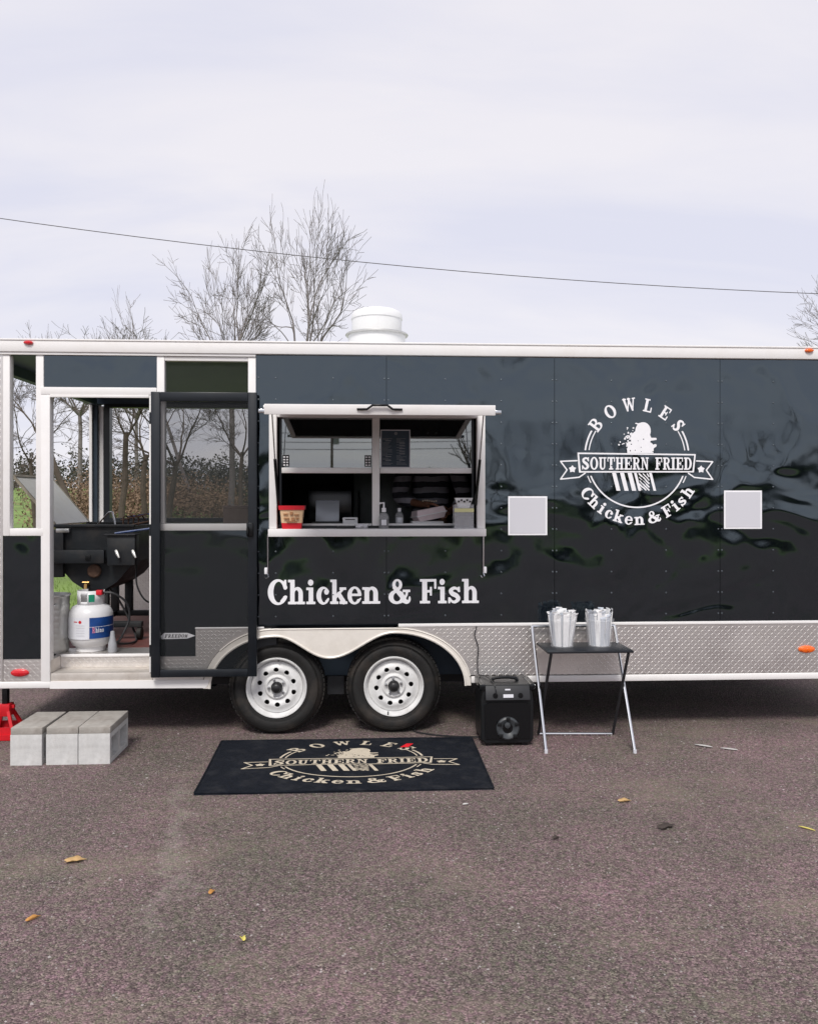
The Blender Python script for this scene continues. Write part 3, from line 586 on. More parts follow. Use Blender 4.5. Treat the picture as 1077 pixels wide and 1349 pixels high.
# black wall sheets
def sheet(pts, m='black_paint'): return MB().prism(pts, 0, .028).build('wall_panel', m, T)
HZ0, HZ1, HXL, HXR = 1.435, 2.262, -.630, .820
sheet([(-.756, .7855), (.1525, .7855), (.1525, HZ0), (HXL, HZ0), (HXL, HZ1), (.1525, HZ1), (.1525, 2.672), (-.756, 2.672)])
sheet([(.1555, .7855), (1.3495, .7855), (1.3495, 2.672), (.1555, 2.672), (.1555, HZ1), (HXR, HZ1), (HXR, HZ0), (.1555, HZ0)])
sheet([(1.3525, .7855), (2.5555, .7855), (2.5555, 2.672), (1.3525, 2.672)])
sheet([(2.5585, .7855), (XR, .7855), (XR, 2.672), (2.5585, 2.672)])
sheet([(-1.437, .571), (-1.174, .571), (-1.174, .7715), (-.757, .7715), (-.757, 1.444), (-1.437, 1.444)])
sheet([(-2.476, .562), (-2.2235, .562), (-2.2235, 1.409), (-2.476, 1.409)])
sheet([(-2.204, 2.4365), (-1.438, 2.4365), (-1.438, 2.654), (-2.204, 2.654)])
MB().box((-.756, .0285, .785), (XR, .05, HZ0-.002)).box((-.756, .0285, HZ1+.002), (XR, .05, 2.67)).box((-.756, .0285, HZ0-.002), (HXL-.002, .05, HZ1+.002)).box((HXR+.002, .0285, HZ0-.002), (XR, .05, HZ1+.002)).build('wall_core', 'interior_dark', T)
mb = MB()
for x in (-.74, -.62, -.22, .1405, .168, .57, .969, 1.338, 1.365, 1.763, 2.161, 2.544, 2.571, 2.95, 3.35, 3.75):
    z = .84
    while z < 2.64:
        if not (HXL-.07 < x < HXR+.07 and 1.38 < z < 2.33):
            mb.lathe([(.0062, 0), (.005, -.003), (.0022, -.0045), (.0004, -.0046)], (x, 0, z), 'y', 8)
        z += .152
tag(mb.build('rivets', 'rivet_head', T, smooth=True, fix=False), kind='stuff')

# top rail, roof, far side, ends
bx('top_rail', 'white_trim', T, (XL, -.030, 2.674), (XR, .055, 2.758), .006)
bx('rail_lip', 'white_trim', T, (XL, -.036, 2.752), (XR, .03, 2.764), .003)
bx('rail_drip_edge', 'white_trim', T, (XL, -.020, 2.656), (-.757, -.001, 2.6735), .002)
mb = MB(); prof = [(.055, 2.70), (.055, 2.748), (.6, 2.756), (1.25, 2.760), (1.9, 2.756), (YB-.02, 2.748), (YB-.02, 2.70)]
mb.v = [(XL+.01, y, z) for y, z in prof] + [(XR-.01, y, z) for y, z in prof]; k = len(prof)
mb.f = [tuple(range(k)), tuple(range(2*k-1, k-1, -1))] + [(i, (i+1) % k, (i+1) % k + k, i+k) for i in range(k)]
mb.build('roof', 'vent_white', T)
bx('porch_ceiling', 'ceiling_blue', T, (XL+.04, .056, 2.662), (-.80, YB-.06, 2.699))
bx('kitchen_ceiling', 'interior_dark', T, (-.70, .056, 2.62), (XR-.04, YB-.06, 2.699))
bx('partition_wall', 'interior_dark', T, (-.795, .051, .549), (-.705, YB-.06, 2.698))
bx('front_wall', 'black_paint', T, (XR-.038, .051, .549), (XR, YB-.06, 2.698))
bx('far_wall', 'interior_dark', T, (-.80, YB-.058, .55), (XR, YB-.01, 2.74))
# far side of the porch
FW0, FW1 = -2.496, -.90
bx('far_header', 'ceiling_blue', T, (XL, YB-.06, 2.602), (-.801, YB, 2.74))
bx('far_corner_post', 'black_lining', T, (-2.66, 2.36, .549), (-2.600, YB-.001, 2.601))
bx('far_window_trim', 'white_trim', T, (-2.599, 2.40, 1.30), (-2.553, YB-.002, 2.58))
mb = MB(); mb.box((-2.552, 2.41, 1.30), (FW0, YB-.003, 2.601)); mb.box((FW1, 2.41, 1.30), (-.801, YB-.003, 2.601)); mb.box((FW0, 2.411, 2.57), (FW1, YB-.004, 2.601)); mb.box((FW0, 2.411, 1.435), (FW1, YB-.004, 1.482))
mb.build('far_window_frame', 'black_trim', T)
mb = MB(); mb.box((-2.599, YB-.05, .549), (-.801, YB-.006, 1.299)); tread(mb, (-2.599, YB-.05, .56), (1, 0, 0), (0, 0, 1), (0, -1, 0), 1.79, .73, None, .0265, .0165, .0048, .0025)
mb.build('far_half_wall', 'tread_metal', T, fix=False)
bx('far_ledge', 'white_trim', T, (-2.55, 2.17, 1.372), (-.801, 2.4095, 1.432), .004)
mb = MB(); mb.quad((FW0, 2.46, 1.482), (FW1, 2.46, 1.482), (FW1, 2.46, 2.57), (FW0, 2.46, 2.57)); mb.build('far_screen', 'screen_light', T)
# open rear end
bx('rear_header', 'ceiling_blue', T, (XL, .056, 2.585), (XL+.06, 2.359, 2.672))
bx('rear_jamb_trim', 'white_trim', T, (XL-.006, 2.325, .37), (XL+.02, 2.3595, 2.584))
# near side of the porch: white frame
bx('post', 'white_trim', T, (-2.4785, -.010, 1.4105), (-2.432, .055, 2.655), .003)
bx('post', 'white_trim', T, (-2.257, -.010, 1.4625), (-2.2055, .055, 2.655), .003)
bx('window_sill', 'white_trim', T, (-2.4305, -.014, 1.4105), (-2.2055, .06, 1.4615), .003)
bx('door_jamb', 'white_trim', T, (-2.2225, -.013, .4075), (-2.1615, .06, 2.383), .003)
bx('door_jamb', 'white_trim', T, (-1.4885, -.013, .461), (-1.439, .06, 2.383), .003)
bx('door_header', 'white_trim', T, (-2.2225, -.015, 2.3835), (-1.439, .06, 2.4355), .003)
bx('door_header_lip', 'white_trim', T, (-2.160, -.019, 2.364), (-1.489, -.002, 2.3830), .002)
bx('post', 'white_trim', T, (-1.4375, -.010, 1.4925), (-1.386, .055, 2.655), .003)
bx('post', 'white_trim', T, (-.811, -.010, 1.4925), (-.7575, .055, 2.655), .003)
bx('window_sill', 'white_trim', T, (-1.4375, -.014, 1.4445), (-.7575, .06, 1.4915), .003)
bx('window_head', 'white_trim', T, (-1.3855, -.006, 2.625), (-.8115, .05, 2.655), .003)
mb = MB(); mb.quad((-1.386, .02, 1.4915), (-.811, .02, 1.4915), (-.811, .02, 2.625), (-1.386, .02, 2.625)); mb.build('window_screen', 'screen_mesh', T)
# screen door, swung right round and lying against the wall
dr = MB()
dr.box((-1.462, -.078, .438), (-1.400, -.046, 2.40), .004); dr.box((-.802, -.078, .438), (-.742, -.046, 2.40), .004)
dr.box((-1.3995, -.077, 2.335), (-.8025, -.047, 2.399), .004); dr.box((-1.3995, -.077, .439), (-.8025, -.047, .490), .004)
door = dr.build('screen_door', 'black_trim', T, smooth=True)
MB().quad((-1.401, -.06, .489), (-.801, -.06, .489), (-.801, -.06, 2.336), (-1.401, -.06, 2.336)).build('door_screen', 'screen_mesh', door)
mb = MB(); mb.box((-.810, -.100, 1.405), (-.765, -.0785, 1.50), .006); mb.tube([(-.80, -.10, 1.47), (-.80, -.125, 1.46), (-.80, -.125, 1.42), (-.80, -.10, 1.41)], .007, 6); mb.build('door_handle', 'black_gloss', door, smooth=True)
for z in (.62, 1.45, 2.22): MB().tube([(-1.468, -.055, z-.04), (-1.468, -.055, z+.04)], .009, 8).build('hinge', 'black_trim', door, smooth=True)
# name plate on the wall behind the door screen
plate = MB().prism([(-1.406, .690), (-1.23, .693), (-1.176, .712), (-1.23, .732), (-1.39, .732), (-1.41, .712)], -.004, -.0005).build('name_plate', 'vinyl_white', T)
mb = MB()
for i, ch in enumerate('FREEDOM'): glyph_rect(mb, ch, -1.385+i*.0225, -1.385+i*.0225+.019, .700, .024, lambda x, z: (x+(z-.70)*.25, -.0055, z), .07)
mb.build('lettering', 'black_plastic', plate, fix=False)

# serving window
SW = MB()
SW.box((-.664, -.032, 1.4565), (-.610, .035, 2.288), .004); SW.box((.792, -.032, 1.4565), (.850, .035, 2.288), .004); SW.box((-.6095, -.031, 2.236), (.7915, .035, 2.287), .004)
sw = SW.build('serving_window', 'white_trim', T, smooth=True)
bx('serving_shelf', 'white_trim', T, (-.666, -.075, 1.402), (.851, .125, 1.456), .005)
mb = MB(); mb.box((-.609, .05, 1.4565), (.7915, .075, 1.475)); mb.build('track', 'black_trim', sw)
bx('inner_lip', 'white_trim', sw, (-.609, .1255, 1.43), (.7915, .150, 1.488), .003)
bx('mullion', 'white_trim', sw, (.054, .022, 1.4755), (.106, .085, 2.2355), .003)
bx('sash_rail', 'white_trim', sw, (-.585, .034, 1.847), (.0535, .066, 1.886), .003)
bx('sash_rail', 'white_trim', sw, (.1065, .034, 1.847), (.765, .066, 1.886), .003)
for x0, x1 in ((-.585, .0535), (.1065, .765)):
    MB().box((x0, .047, 1.8865), (x1, .052, 2.2355)).build('window_pane', 'tinted_glass', sw)
    for xx in (x0-.012, x1-.002): bx('sash_stile', 'black_trim', sw, (xx, .030 if xx < x0 else .0295, 1.4755), (xx+.0135, .070, 2.2355))
for x0 in (-.578, .0):                                         # small stickers with two columns of pale squares
    st = bx('window_sticker', 'black_plastic', sw, (x0, .0435, 1.893), (x0+.048, .0465, 1.975))
    mb = MB()
    for i in range(2):
        for j in range(4): mb.box((x0+.006+i*.021, .0425, 1.899+j*.019), (x0+.006+i*.021+.014, .0432, 1.899+j*.019+.010))
    mb.build('print', 'vinyl_white', st)
# raised hatch
hp = math.atan2(.095, .84); MH = Matrix.Translation((0, -.035, 2.318)) @ Matrix.Rotation(hp, 4, 'X')
mb = MB(); mb.box((-.555, -.81, -.040), (.747, -.03, -.004), 0, MH); hatch = mb.build('hatch', 'black_paint', T)
MB().box((-.5545, -.8095, -.0465), (.7465, -.0305, -.0405), 0, MH).build('hatch_lining', 'matte_black', hatch)
mb = MB(); mb.box((-.594, -.862, -.058), (.786, -.811, .004), .004, MH); mb.box((-.594, -.8105, -.056), (-.5555, -.02, .002), .004, MH); mb.box((.7475, -.8105, -.056), (.786, -.02, .002), .004, MH); mb.box((-.555, -.029, -.055), (.747, -.004, .001), .004, MH)
mb.build('hatch_frame', 'white_trim', hatch, smooth=True)
hz = lambda yy: 2.318 + yy*math.sin(hp)
yf = -.035 - .862*math.cos(hp) - .006; zf = 2.318 - .862*math.sin(hp)
mb = MB(); mb.tube([(-.045, yf+.004, zf-.025), (.015, yf-.004, zf-.025), (.048, yf-.012, zf-.002), (.135, yf-.012, zf-.002), (.168, yf-.004, zf-.025), (.225, yf+.004, zf-.025)], .0075, 6); mb.build('hatch_handle', 'black_gloss', hatch, smooth=True)
bx('hatch_catch', 'chrome', hatch, (.775, -.885, 2.172), (.822, -.860, 2.196), .003); bx('hatch_catch', 'chrome', hatch, (-.628, -.885, 2.172), (-.59, -.860, 2.196), .003)
MB().tube([(-.70, -.04, 2.304), (.875, -.04, 2.304)], .0125, 8).build('hatch_hinge', 'white_trim', T, smooth=True)
for x in (-.600, .782):
    g = MB().tube([(x, -.033, 1.62), (x, -.24, 1.93)], .010, 8).build('gas_strut', 'black_gloss', T, smooth=True)
    MB().tube([(x, -.24, 1.93), (x, -.415, 2.225)], .0045, 6).build('rod', 'chrome', g, smooth=True)
for x, sx in ((-.674, -1), (.838, 1)):
    g = MB().tube([(x, -.030, 1.42), (x, -.022, 1.145)], .006, 6).build('latch_rod', 'chrome', T, smooth=True)
    MB().box((x+.002 if sx > 0 else x-.022, -.034, 1.140), (x+.022 if sx > 0 else x-.002, 0.0, 1.185), .004).build('bracket', 'vinyl_white', g, smooth=True)
    MB().tube([(x, -.022, 1.145), (x+.006, -.03, 1.120), (x-.01, -.03, 1.108), (x-.018, -.025, 1.122)], .004, 6).build('hook', 'chrome', g, smooth=True)

# lettering and emblem on the wall
mb = MB(); tow = lambda x, z: (x, -.0025, z)
kx = (0.806 + 0.673)/(630.0-353.0)
for ch, a, c in (('C', 352.6, 377), ('h', 379, 401), ('i', 402.7, 414.7), ('c', 416, 433), ('k', 434, 456.6), ('e', 456.6, 475), ('n', 476, 499.7), ('&', 510.7, 540), ('F', 552, 574.7), ('i', 576, 587.7), ('s', 589, 606.7), ('h', 608, 630.5)):
    glyph_rect(mb, ch, -.673+(a-353)*kx, -.673+(c-353)*kx, .926, .172, tow, .022)
mb.build('wall_lettering', 'vinyl_white', T, fix=False)
k = 1.108/201.0; mb = MB(); logo(lambda x, y: (1.948 + x*k, -.0025, 1.966 + y*k), mb)
mb.build('wall_emblem', 'vinyl_white', T, fix=False)
for x0, z0 in ((1.018, 1.407), (2.585, 1.449)):
    st = bx('square_sticker', 'vinyl_white', T, (x0, -.0035, z0), (x0+.28, -.0008, z0+.277))
    bx('print_area', 'sticker_grey', st, (x0+.012, -.0050, z0+.012), (x0+.268, -.0042, z0+.265))

# lamps
def oval_lamp(x, z, m, w=.055, h=.024):
    l = MB().lathe([(1, 0), (1, -.008), (.86, -.016), (.45, -.021), (.001, -.022)], (0, 0, 0), 'y', 24)
    l.v = [(x+a*w, b_-.009, z+c*h) for a, b_, c in l.v]; o = l.build('marker_lamp', m, T, smooth=True)
    r = MB().lathe([(1.12, .0), (1.10, -.006), (.98, -.007)], (0, 0, 0), 'y', 24); r.v = [(x+a*w, b_-.0085, z+c*h) for a, b_, c in r.v]; r.build('lamp_rim', 'black_plastic' if False else m, o, smooth=True)
    c = MB().lathe([(.011, 0), (.009, -.004), (.0005, -.005)], (x, -.030, z), 'y', 10); c.build('lamp_boss', m, o, smooth=True)
oval_lamp(-2.364, .469, 'lamp_red'); oval_lamp(3.193, .577, 'lamp_orange')
for x, m in ((-2.297, 'lamp_red'), (3.199, 'lamp_orange')):
    l = MB().lathe([(1, 0), (.95, -.012), (.6, -.020), (.001, -.022)], (0, 0, 0), 'y', 20); l.v = [(x+a*.032, b_-.030, 2.735+c*.014) for a, b_, c in l.v]; l.build('clearance_lamp', m, T, smooth=True)

# wheels
def wheel(x, y, rot, full=True):
    side = 1
    R = .333
    prof = [(.20, .050), (.212, .022), (.235, .008), (.262, .000), (.290, .004), (.310, .018), (.322, .034), (R-.004, .052), (R, .075), (R, .150), (R-.004, .178), (.310, .205), (.262, .224), (.215, .20), (.20, .16)]
    ty = MB().lathe(prof, (x, y, R-.004), 'y', 56)
    for rr in (.226, .236, .292, .300):
        ty.lathe([(rr-.0018, .006), (rr, -.0005 if .24 < rr else .006), (rr+.0018, .006)], (x, y, R-.004), 'y', 56)
    w = ty.build('wheel', 'rubber', T, smooth=True, fix=False)
    # tread blocks
    tb = MB()
    for i in range(64):
        a = 2*PI*i/64
        for y0, y1, da in ((.048, .085, 0), (.092, .132, .05), (.138, .176, 0)):
            for sgn in (0,):
                c0, c1 = a+da, a+da+2*PI/64*.72
                tb.add([(x+math.cos(q)*rr, y+yy, R-.004+math.sin(q)*rr) for rr in (R-.004, R+.005) for q in (c0, c1) for yy in (y0, y1)], [(4, 5, 7, 6), (0, 1, 5, 4), (2, 6, 7, 3), (0, 4, 6, 2), (1, 3, 7, 5)])
    tag(tb.build('tread_blocks', 'rubber', w, fix=False), kind='stuff')
    rim = MB().lathe([(.2135, .050), (.2145, .012), (.2105, .006), (.2040, .007), (.2005, .016), (.1960, .026), (.1905, .034), (.1860, .052), (.178, .056), (.170, .090), (.150, .16)], (x, y, R-.004), 'y', 56).build('rim', 'rim_white', w, smooth=True, fix=False, ang=60)
    if not full: return w
    disc = MB(); holes = [El(.124*math.cos(rot+q*2*PI/10), .124*math.sin(rot+q*2*PI/10), .0180, .0175) for q in range(10)]
    plate = D(El(0, 0, .181, .181), El(0, 0, .034, .034), *holes)
    def dish(a, c):
        r = math.hypot(a, c)
        h = .050 - .022*math.exp(-((r-.128)/.034)**2)
        if r < .088: h = min(h, .044) - .016*min(1, (.088-r)/.012)
        if r < .070: h = .028 + .010*min(1, (.070-r)/.008)
        return (x+a, y+h, R-.004+c)
    msq(plate, -.183, .183, -.183, .183, .0040, dish, disc, 0)
    bm = bmesh.new(); me = bpy.data.meshes.new('t'); me.from_pydata(disc.v, [], disc.f); bm.from_mesh(me); bmesh.ops.remove_doubles(bm, verts=bm.verts[:], dist=1e-5)
    bm.verts.index_update(); disc.v = [tuple(q.co) for q in bm.verts]; disc.f = [tuple(q.index for q in f_.verts) for f_ in bm.faces]; bm.free(); bpy.data.meshes.remove(me)
    dd = disc.build('rim_disc', 'rim_white', w, smooth=True, fix=False, ang=50)
    so_ = dd.modifiers.new('thick', 'SOLIDIFY'); so_.thickness = .006; so_.offset = -1
    MB().lathe([(.178, .10), (.001, .10)], (x, y, R-.004), 'y', 32).build('brake_drum', 'hub_black', w, fix=False)
    MB().lathe([(.041, .046), (.041, .020), (.036, .010), (.030, .004), (.028, -.010), (.018, -.016), (.001, -.017)], (x, y, R-.004), 'y', 24).build('hub_cap', 'hub_black', w, smooth=True, fix=False)
    for q in range(5):
        a = rot + .3 + q*2*PI/5; MB().lathe([(.0095, .045), (.0095, .022), (.007, .016), (.001, .015)], (x+.056*math.cos(a), y, R-.004+.056*math.sin(a)), 'y', 6).build('lug_nut', 'chrome', w, fix=False)
    a = rot + (1.15 if x < 0 else 4.4); MB().tube([(x+.188*math.cos(a), y+.035, R-.004+.188*math.sin(a)), (x+.199*math.cos(a), y+.004, R-.004+.199*math.sin(a))], .0045, 6).build('valve', 'hub_black', w)
    return w
wheel(A1, .035, .35); wheel(A2, .035, .1)
wheel(A1, 2.20, .2, False); wheel(A2, 2.20, .2, False)

# exhaust hood on the roof
fx_, fy = .104, 1.2
V = thing('roof_vent', (fx_, fy, 2.757), 'white round exhaust hood with a flange on the trailer roof', 'vent')
MB().lathe([(.243, 2.745), (.243, 3.052), (.243, 3.066)], (fx_, fy, 0), 'z', 48).build('base_drum', 'vent_white', V, smooth=True, fix=False)
MB().lathe([(.20, 3.058), (.262, 3.050), (.267, 3.058), (.262, 3.066), (.20, 3.070)], (fx_, fy, 0), 'z', 48).build('flange', 'stainless', V, smooth=True, fix=False)
MB().lathe([(.212, 3.064), (.212, 3.188), (.218, 3.190), (.218, 3.200), (.216, 3.226), (.200, 3.252), (.165, 3.268), (.08, 3.276), (.001, 3.278)], (fx_, fy, 0), 'z', 48).build('cap_drum', 'vent_white', V, smooth=True, fix=False)
mb = MB(); mb.box((fx_-.004, fy-.2455, 2.76), (fx_+.004, fy-.240, 3.05)); mb.box((fx_-.004, fy-.2145, 3.07), (fx_+.004, fy-.209, 3.185)); mb.build('seam', 'vent_white', V)

# ================================================================== things on the porch
FZ = .556
# outdoor fryer: V-shaped tub on a wheeled stand, long side running away from the door
FX0, FX1, FY0, FY1 = -2.40, -1.80, .74, 1.52
FR = thing('outdoor_fryer', (-2.1, 1.1, FZ), 'black wheeled deep fryer with its lid open on the porch', 'fryer')
def vtub(y0, y1, ins=0.0):
    o = [(FX0+ins, 1.455), (FX0+ins, 1.17), (FX0+.13+ins, 1.02), (FX0+.24, .945), (FX1-.24, .945), (FX1-.13-ins, 1.02), (FX1-ins, 1.17), (FX1-ins, 1.455)]
    return o
mb = MB(); o = vtub(0, 0); i_ = [(x*1.0 + (.02 if x < -2.1 else -.02), z + (.02 if z < 1.4 else 0)) for x, z in o]
k = len(o)
mb.v = [(x, FY0, z) for x, z in o] + [(x, FY1, z) for x, z in o] + [(x, FY0+.02, z) for x, z in i_] + [(x, FY1-.02, z) for x, z in i_]
mb.f = [tuple(range(k)), tuple(range(2*k-1, k-1, -1)), tuple(range(3*k-1, 2*k-1, -1)), tuple(range(3*k, 4*k))]
for j in range(k-1): mb.f += [(j, j+1, j+1+k, j+k), (j+2*k, j+3*k, j+1+3*k, j+1+2*k)]
mb.f += [(0, k, 3*k, 2*k), (k-1, 3*k-1, 4*k-1, 2*k-1), (0, 2*k, 3*k-1, k-1), (k, 2*k-1, 4*k-1, 3*k)]
tub = mb.build('tub', 'fryer_black', FR)
bx('rim', 'fryer_black', tub, (FX0-.025, FY0-.025, 1.448), (FX1+.01, FY0+.012, 1.468), .003); bx('rim', 'fryer_black', tub, (FX0-.025, FY1-.012, 1.448), (FX1+.01, FY1+.02, 1.468), .003)
bx('oil_surface', 'rust', tub, (FX0+.021, FY0+.021, 1.30), (FX1-.021, FY1-.021, 1.34))
bx('end_upright', 'fryer_black', FR, (FX0+.0, FY0-.05, 1.06), (FX0+.075, FY0-.001, 1.43), .004)
bx('end_bracket', 'stainless', FR, (FX0+.02, FY0-.052, 1.405), (FX0+.12, FY0-.012, 1.437), .004)
bx('heat_shield', 'fryer_black', FR, (FX0-.01, FY0-.10, 1.170), (FX1-.20, FY0-.052, 1.272), .004)
bx('control_box', 'black_plastic', FR, (FX0+.26, FY0-.112, 1.195), (FX0+.30, FY0-.1005, 1.235), .003)
bx('side_box', 'fryer_black', FR, (FX1-.17, FY0-.12, 1.155), (FX1+.04, FY0-.004, 1.385), .005)
bx('side_box_lid', 'steel_dark', FR, (FX1-.19, FY0-.14, 1.386), (FX1+.05, FY0-.002, 1.398), .003)
for x in (FX1-.10, FX1+.025): MB().tube([(x, FY0-.125, 1.27), (x+.012, FY0-.14, 1.25), (x+.03, FY0-.15, 1.215)], [.012, .014, .008], 8).build('latch', 'stainless', FR, smooth=True)
mb = MB(); mb.lathe([(.052, 0), (.052, -.02), (.044, -.026), (.001, -.026)], (FX0+.30, FY0-.002, 1.105), 'y', 20); mb.build('burner_guard', 'rust', FR, smooth=True)
mb = MB(); mb.tube([(FX0+.25, FY0-.002, 1.00), (FX0+.25, FY0-.06, 1.0), (FX0+.25, FY0-.06, .965)], .014, 8); mb.tube([(FX0+.225, FY0-.06, 1.02), (FX0+.275, FY0-.06, 1.02)], .007, 6); mb.build('drain_valve', 'brass', FR, smooth=True)
for x in (FX0+.24, FX1-.24):
    for y in (FY0+.06, FY1-.06): bx('leg', 'fryer_black', FR, (x-.03, y-.03, FZ+.10), (x+.03, y+.03, .96), .004)
mb = MB(); mb.box((FX0-.02, FY0+.03, FZ+.10), (FX1+.05, FY0+.085, FZ+.145), .004); mb.box((FX0-.02, FY1-.09, FZ+.10), (FX1+.05, FY1-.035, FZ+.145), .004); mb.box((FX0+.21, FY0+.09, FZ+.102), (FX0+.26, FY1-.095, FZ+.143)); mb.build('stand', 'fryer_black', FR, smooth=True)
for x in (FX0, FX1+.03):
    for y in (FY0+.055, FY1-.06):
        MB().lathe([(.001, -.02), (.042, -.02), (.05, -.014), (.05, .014), (.042, .02), (.001, .02)], (x, y, FZ+.05), 'x', 20).build('caster', 'rubber', FR, smooth=True)
# lid, hinged along the far-left edge
la = math.radians(50); c_, s__ = math.cos(la), math.sin(la)
lw = .50; P0 = Vector((FX0-.012, 0, 1.462))
def lidp(u, y, n): return (P0.x - c_*u + s__*n*1, y, P0.z + s__*u + c_*n)
def lidbox(u0, u1, y0, y1, n0, n1): 
    m_ = MB(); v = [lidp(u, y, n) for n in (n0, n1) for y in (y0, y1) for u in (u0, u1)]
    return m_.add(v, [(0, 2, 3, 1), (4, 5, 7, 6), (0, 1, 5, 4), (2, 6, 7, 3), (0, 4, 6, 2), (1, 3, 7, 5)])
lid = lidbox(0, lw, FY0+.02, FY1+.0, .0, .012).build('lid', 'lid_inner', FR)
mb = lidbox(0, lw, FY0, FY0+.0195, -.004, .016); mb.add(*[(lambda q: (q.v, q.f))(lidbox(lw-.018, lw+.004, FY0+.02, FY1, .0125, .018))][0]); mb.add(*[(lambda q: (q.v, q.f))(lidbox(0, lw, FY1+.0005, FY1+.02, -.004, .016))][0]); mb.build('lid_edge', 'lid_rim', lid)
# fry basket handles
mb = MB(); mb.tube([(-2.16, 1.0, 1.46), (-2.03, .86, 1.56), (-1.985, .80, 1.565)], .006, 6); mb.tube([(-1.985, .80, 1.565), (-1.97, .80, 1.50), (-1.955, .80, 1.38)], .008, 6)
mb.build('basket_handle', 'chrome', FR, smooth=True)
mb = MB()
for q in range(4): mb.tube([(-1.90+q*.03, .80+q*.03, 1.35), (-1.90+q*.032, .80+q*.03, 1.52), (-1.885+q*.033, .83+q*.03, 1.535), (-1.88+q*.032, .9+q*.03, 1.50)], .006, 6)
mb.tube([(-1.92, .80, 1.50), (-1.72, .84, 1.545)], .006, 6); mb.tube([(-1.90, .78, 1.45), (-1.70, .80, 1.49)], .006, 6)
mb.build('basket_wire', 'rust', FR, smooth=True)
mb = MB(); mb.tube([(-1.93, .68, 1.400), (-1.60, .72, 1.445)], .008, 6); mb.tube([(-1.90, .9, 1.52), (-1.60, .94, 1.565)], .007, 6); mb.build('skimmer_handle', 'label_blue', FR, smooth=True)

# gas cylinder
TX, TY = -2.005, .36
PT = thing('propane_tank', (TX, TY, FZ), 'white propane cylinder with blue label standing in the porch doorway', 'gas tank')
body = MB().lathe([(.001, FZ+.030), (.09, FZ+.028), (.125, FZ+.045), (.148, FZ+.085), (.155, FZ+.12), (.155, FZ+.255), (.150, FZ+.285), (.128, FZ+.322), (.085, FZ+.343), (.03, FZ+.350), (.001, FZ+.350)], (TX, TY, 0), 'z', 48).build('body', 'tank_paint', PT, smooth=True, fix=False)
MB().lathe([(.1555, FZ+.184), (.1572, FZ+.188), (.1555, FZ+.192)], (TX, TY, 0), 'z', 48).build('weld_seam', 'tank_paint', body, smooth=True, fix=False)
MB().lathe([(.098, FZ), (.104, FZ+.002), (.104, FZ+.05), (.098, FZ+.05)], (TX, TY, 0), 'z', 36).build('foot_ring', 'tank_paint', PT, smooth=True, fix=False)
def arcband(r, z0, z1, a0, a1, n=20, th=0.0):
    m_ = MB(); v = []
    for i in range(n+1):
        a = a0+(a1-a0)*i/n; v += [(TX+r*math.sin(a), TY-r*math.cos(a), z0), (TX+r*math.sin(a), TY-r*math.cos(a), z1)]
    m_.v = v; m_.f = [(2*i, 2*i+2, 2*i+3, 2*i+1) for i in range(n)]; return m_
col_ = arcband(.095, FZ+.34, FZ+.44, math.radians(-150), math.radians(-30)); q = arcband(.095, FZ+.34, FZ+.44, math.radians(2), math.radians(120)); col_.add(q.v, q.f); q = arcband(.095, FZ+.405, FZ+.44, math.radians(-30), math.radians(2)); col_.add(q.v, q.f); q = arcband(.095, FZ+.34, FZ+.362, math.radians(-30), math.radians(2)); col_.add(q.v, q.f)
co_ = col_.build('collar', 'tank_paint', PT, smooth=True, fix=False); so_ = co_.modifiers.new('thick', 'SOLIDIFY'); so_.thickness = .005
MB().lathe([(.018, FZ+.345), (.018, FZ+.40), (.024, FZ+.402), (.024, FZ+.425), (.001, FZ+.425)], (TX, TY, 0), 'z', 16).build('valve', 'brass', PT, smooth=True, fix=False)
q = arcband(.0985, FZ+.362, FZ+.415, math.radians(8), math.radians(32), 6); q.build('valve_tag', 'green_plastic', PT, fix=False)
MB().box((TX+.055, TY-.075, FZ+.41), (TX+.10, TY-.03, FZ+.445), .005).build('regulator_knob', 'red_plastic', PT, smooth=True)
lb = arcband(.1565, FZ+.105, FZ+.255, math.radians(14), math.radians(95)).build('blue_label', 'label_blue', PT, fix=False)
lw_ = arcband(.1562, FZ+.10, FZ+.255, math.radians(-62), math.radians(13)).build('white_label', 'label_white', PT, fix=False)
mb = MB(); tl = lambda x, z: (TX+.1580*math.sin(x/.158), TY-.1580*math.cos(x/.158), z)
for i, (ch, a, w) in enumerate((('R', .058, .020), ('h', .080, .016), ('i', .098, .009), ('n', .109, .016), ('o', .127, .014))):
    if i == 0:
        m2 = MB(); glyph_rect(m2, ch, a, a+w, FZ+.146, .040, tl, .05); m2.build('lettering', 'label_pink', lb, fix=False)
    else: glyph_rect(mb, ch, a, a+w, FZ+.148, .034, tl, .06)
mb.build('lettering', 'label_white', lb, fix=False)
mb = MB(); msq(El(.0, 0, .011, .011), -.012, .012, -.012, .012, .003, lambda x, z: (TX+.1582*math.sin((x-.028)/.158), TY-.1582*math.cos((x-.028)/.158), z+FZ+.225), mb); msq(B(-.08, -.003, -.05, .003), -.082, -.048, -.004, .004, .002, lambda x, z: (TX+.1582*math.sin(x/.158), TY-.1582*math.cos(x/.158), z+FZ+.226), mb); mb.build('hazard_print', 'red_plastic', lw_, fix=False)
mb = MB()
for q in range(5): msq(B(-.06, -.0018, .005, .0018), -.062, .008, -.003, .003, .002, (lambda zz: (lambda x, z: (TX+.1581*math.sin(x/.158), TY-.1581*math.cos(x/.158), z+zz)))(FZ+.20-q*.018), mb)
mb.build('small_print', 'sticker_grey', lw_, fix=False)
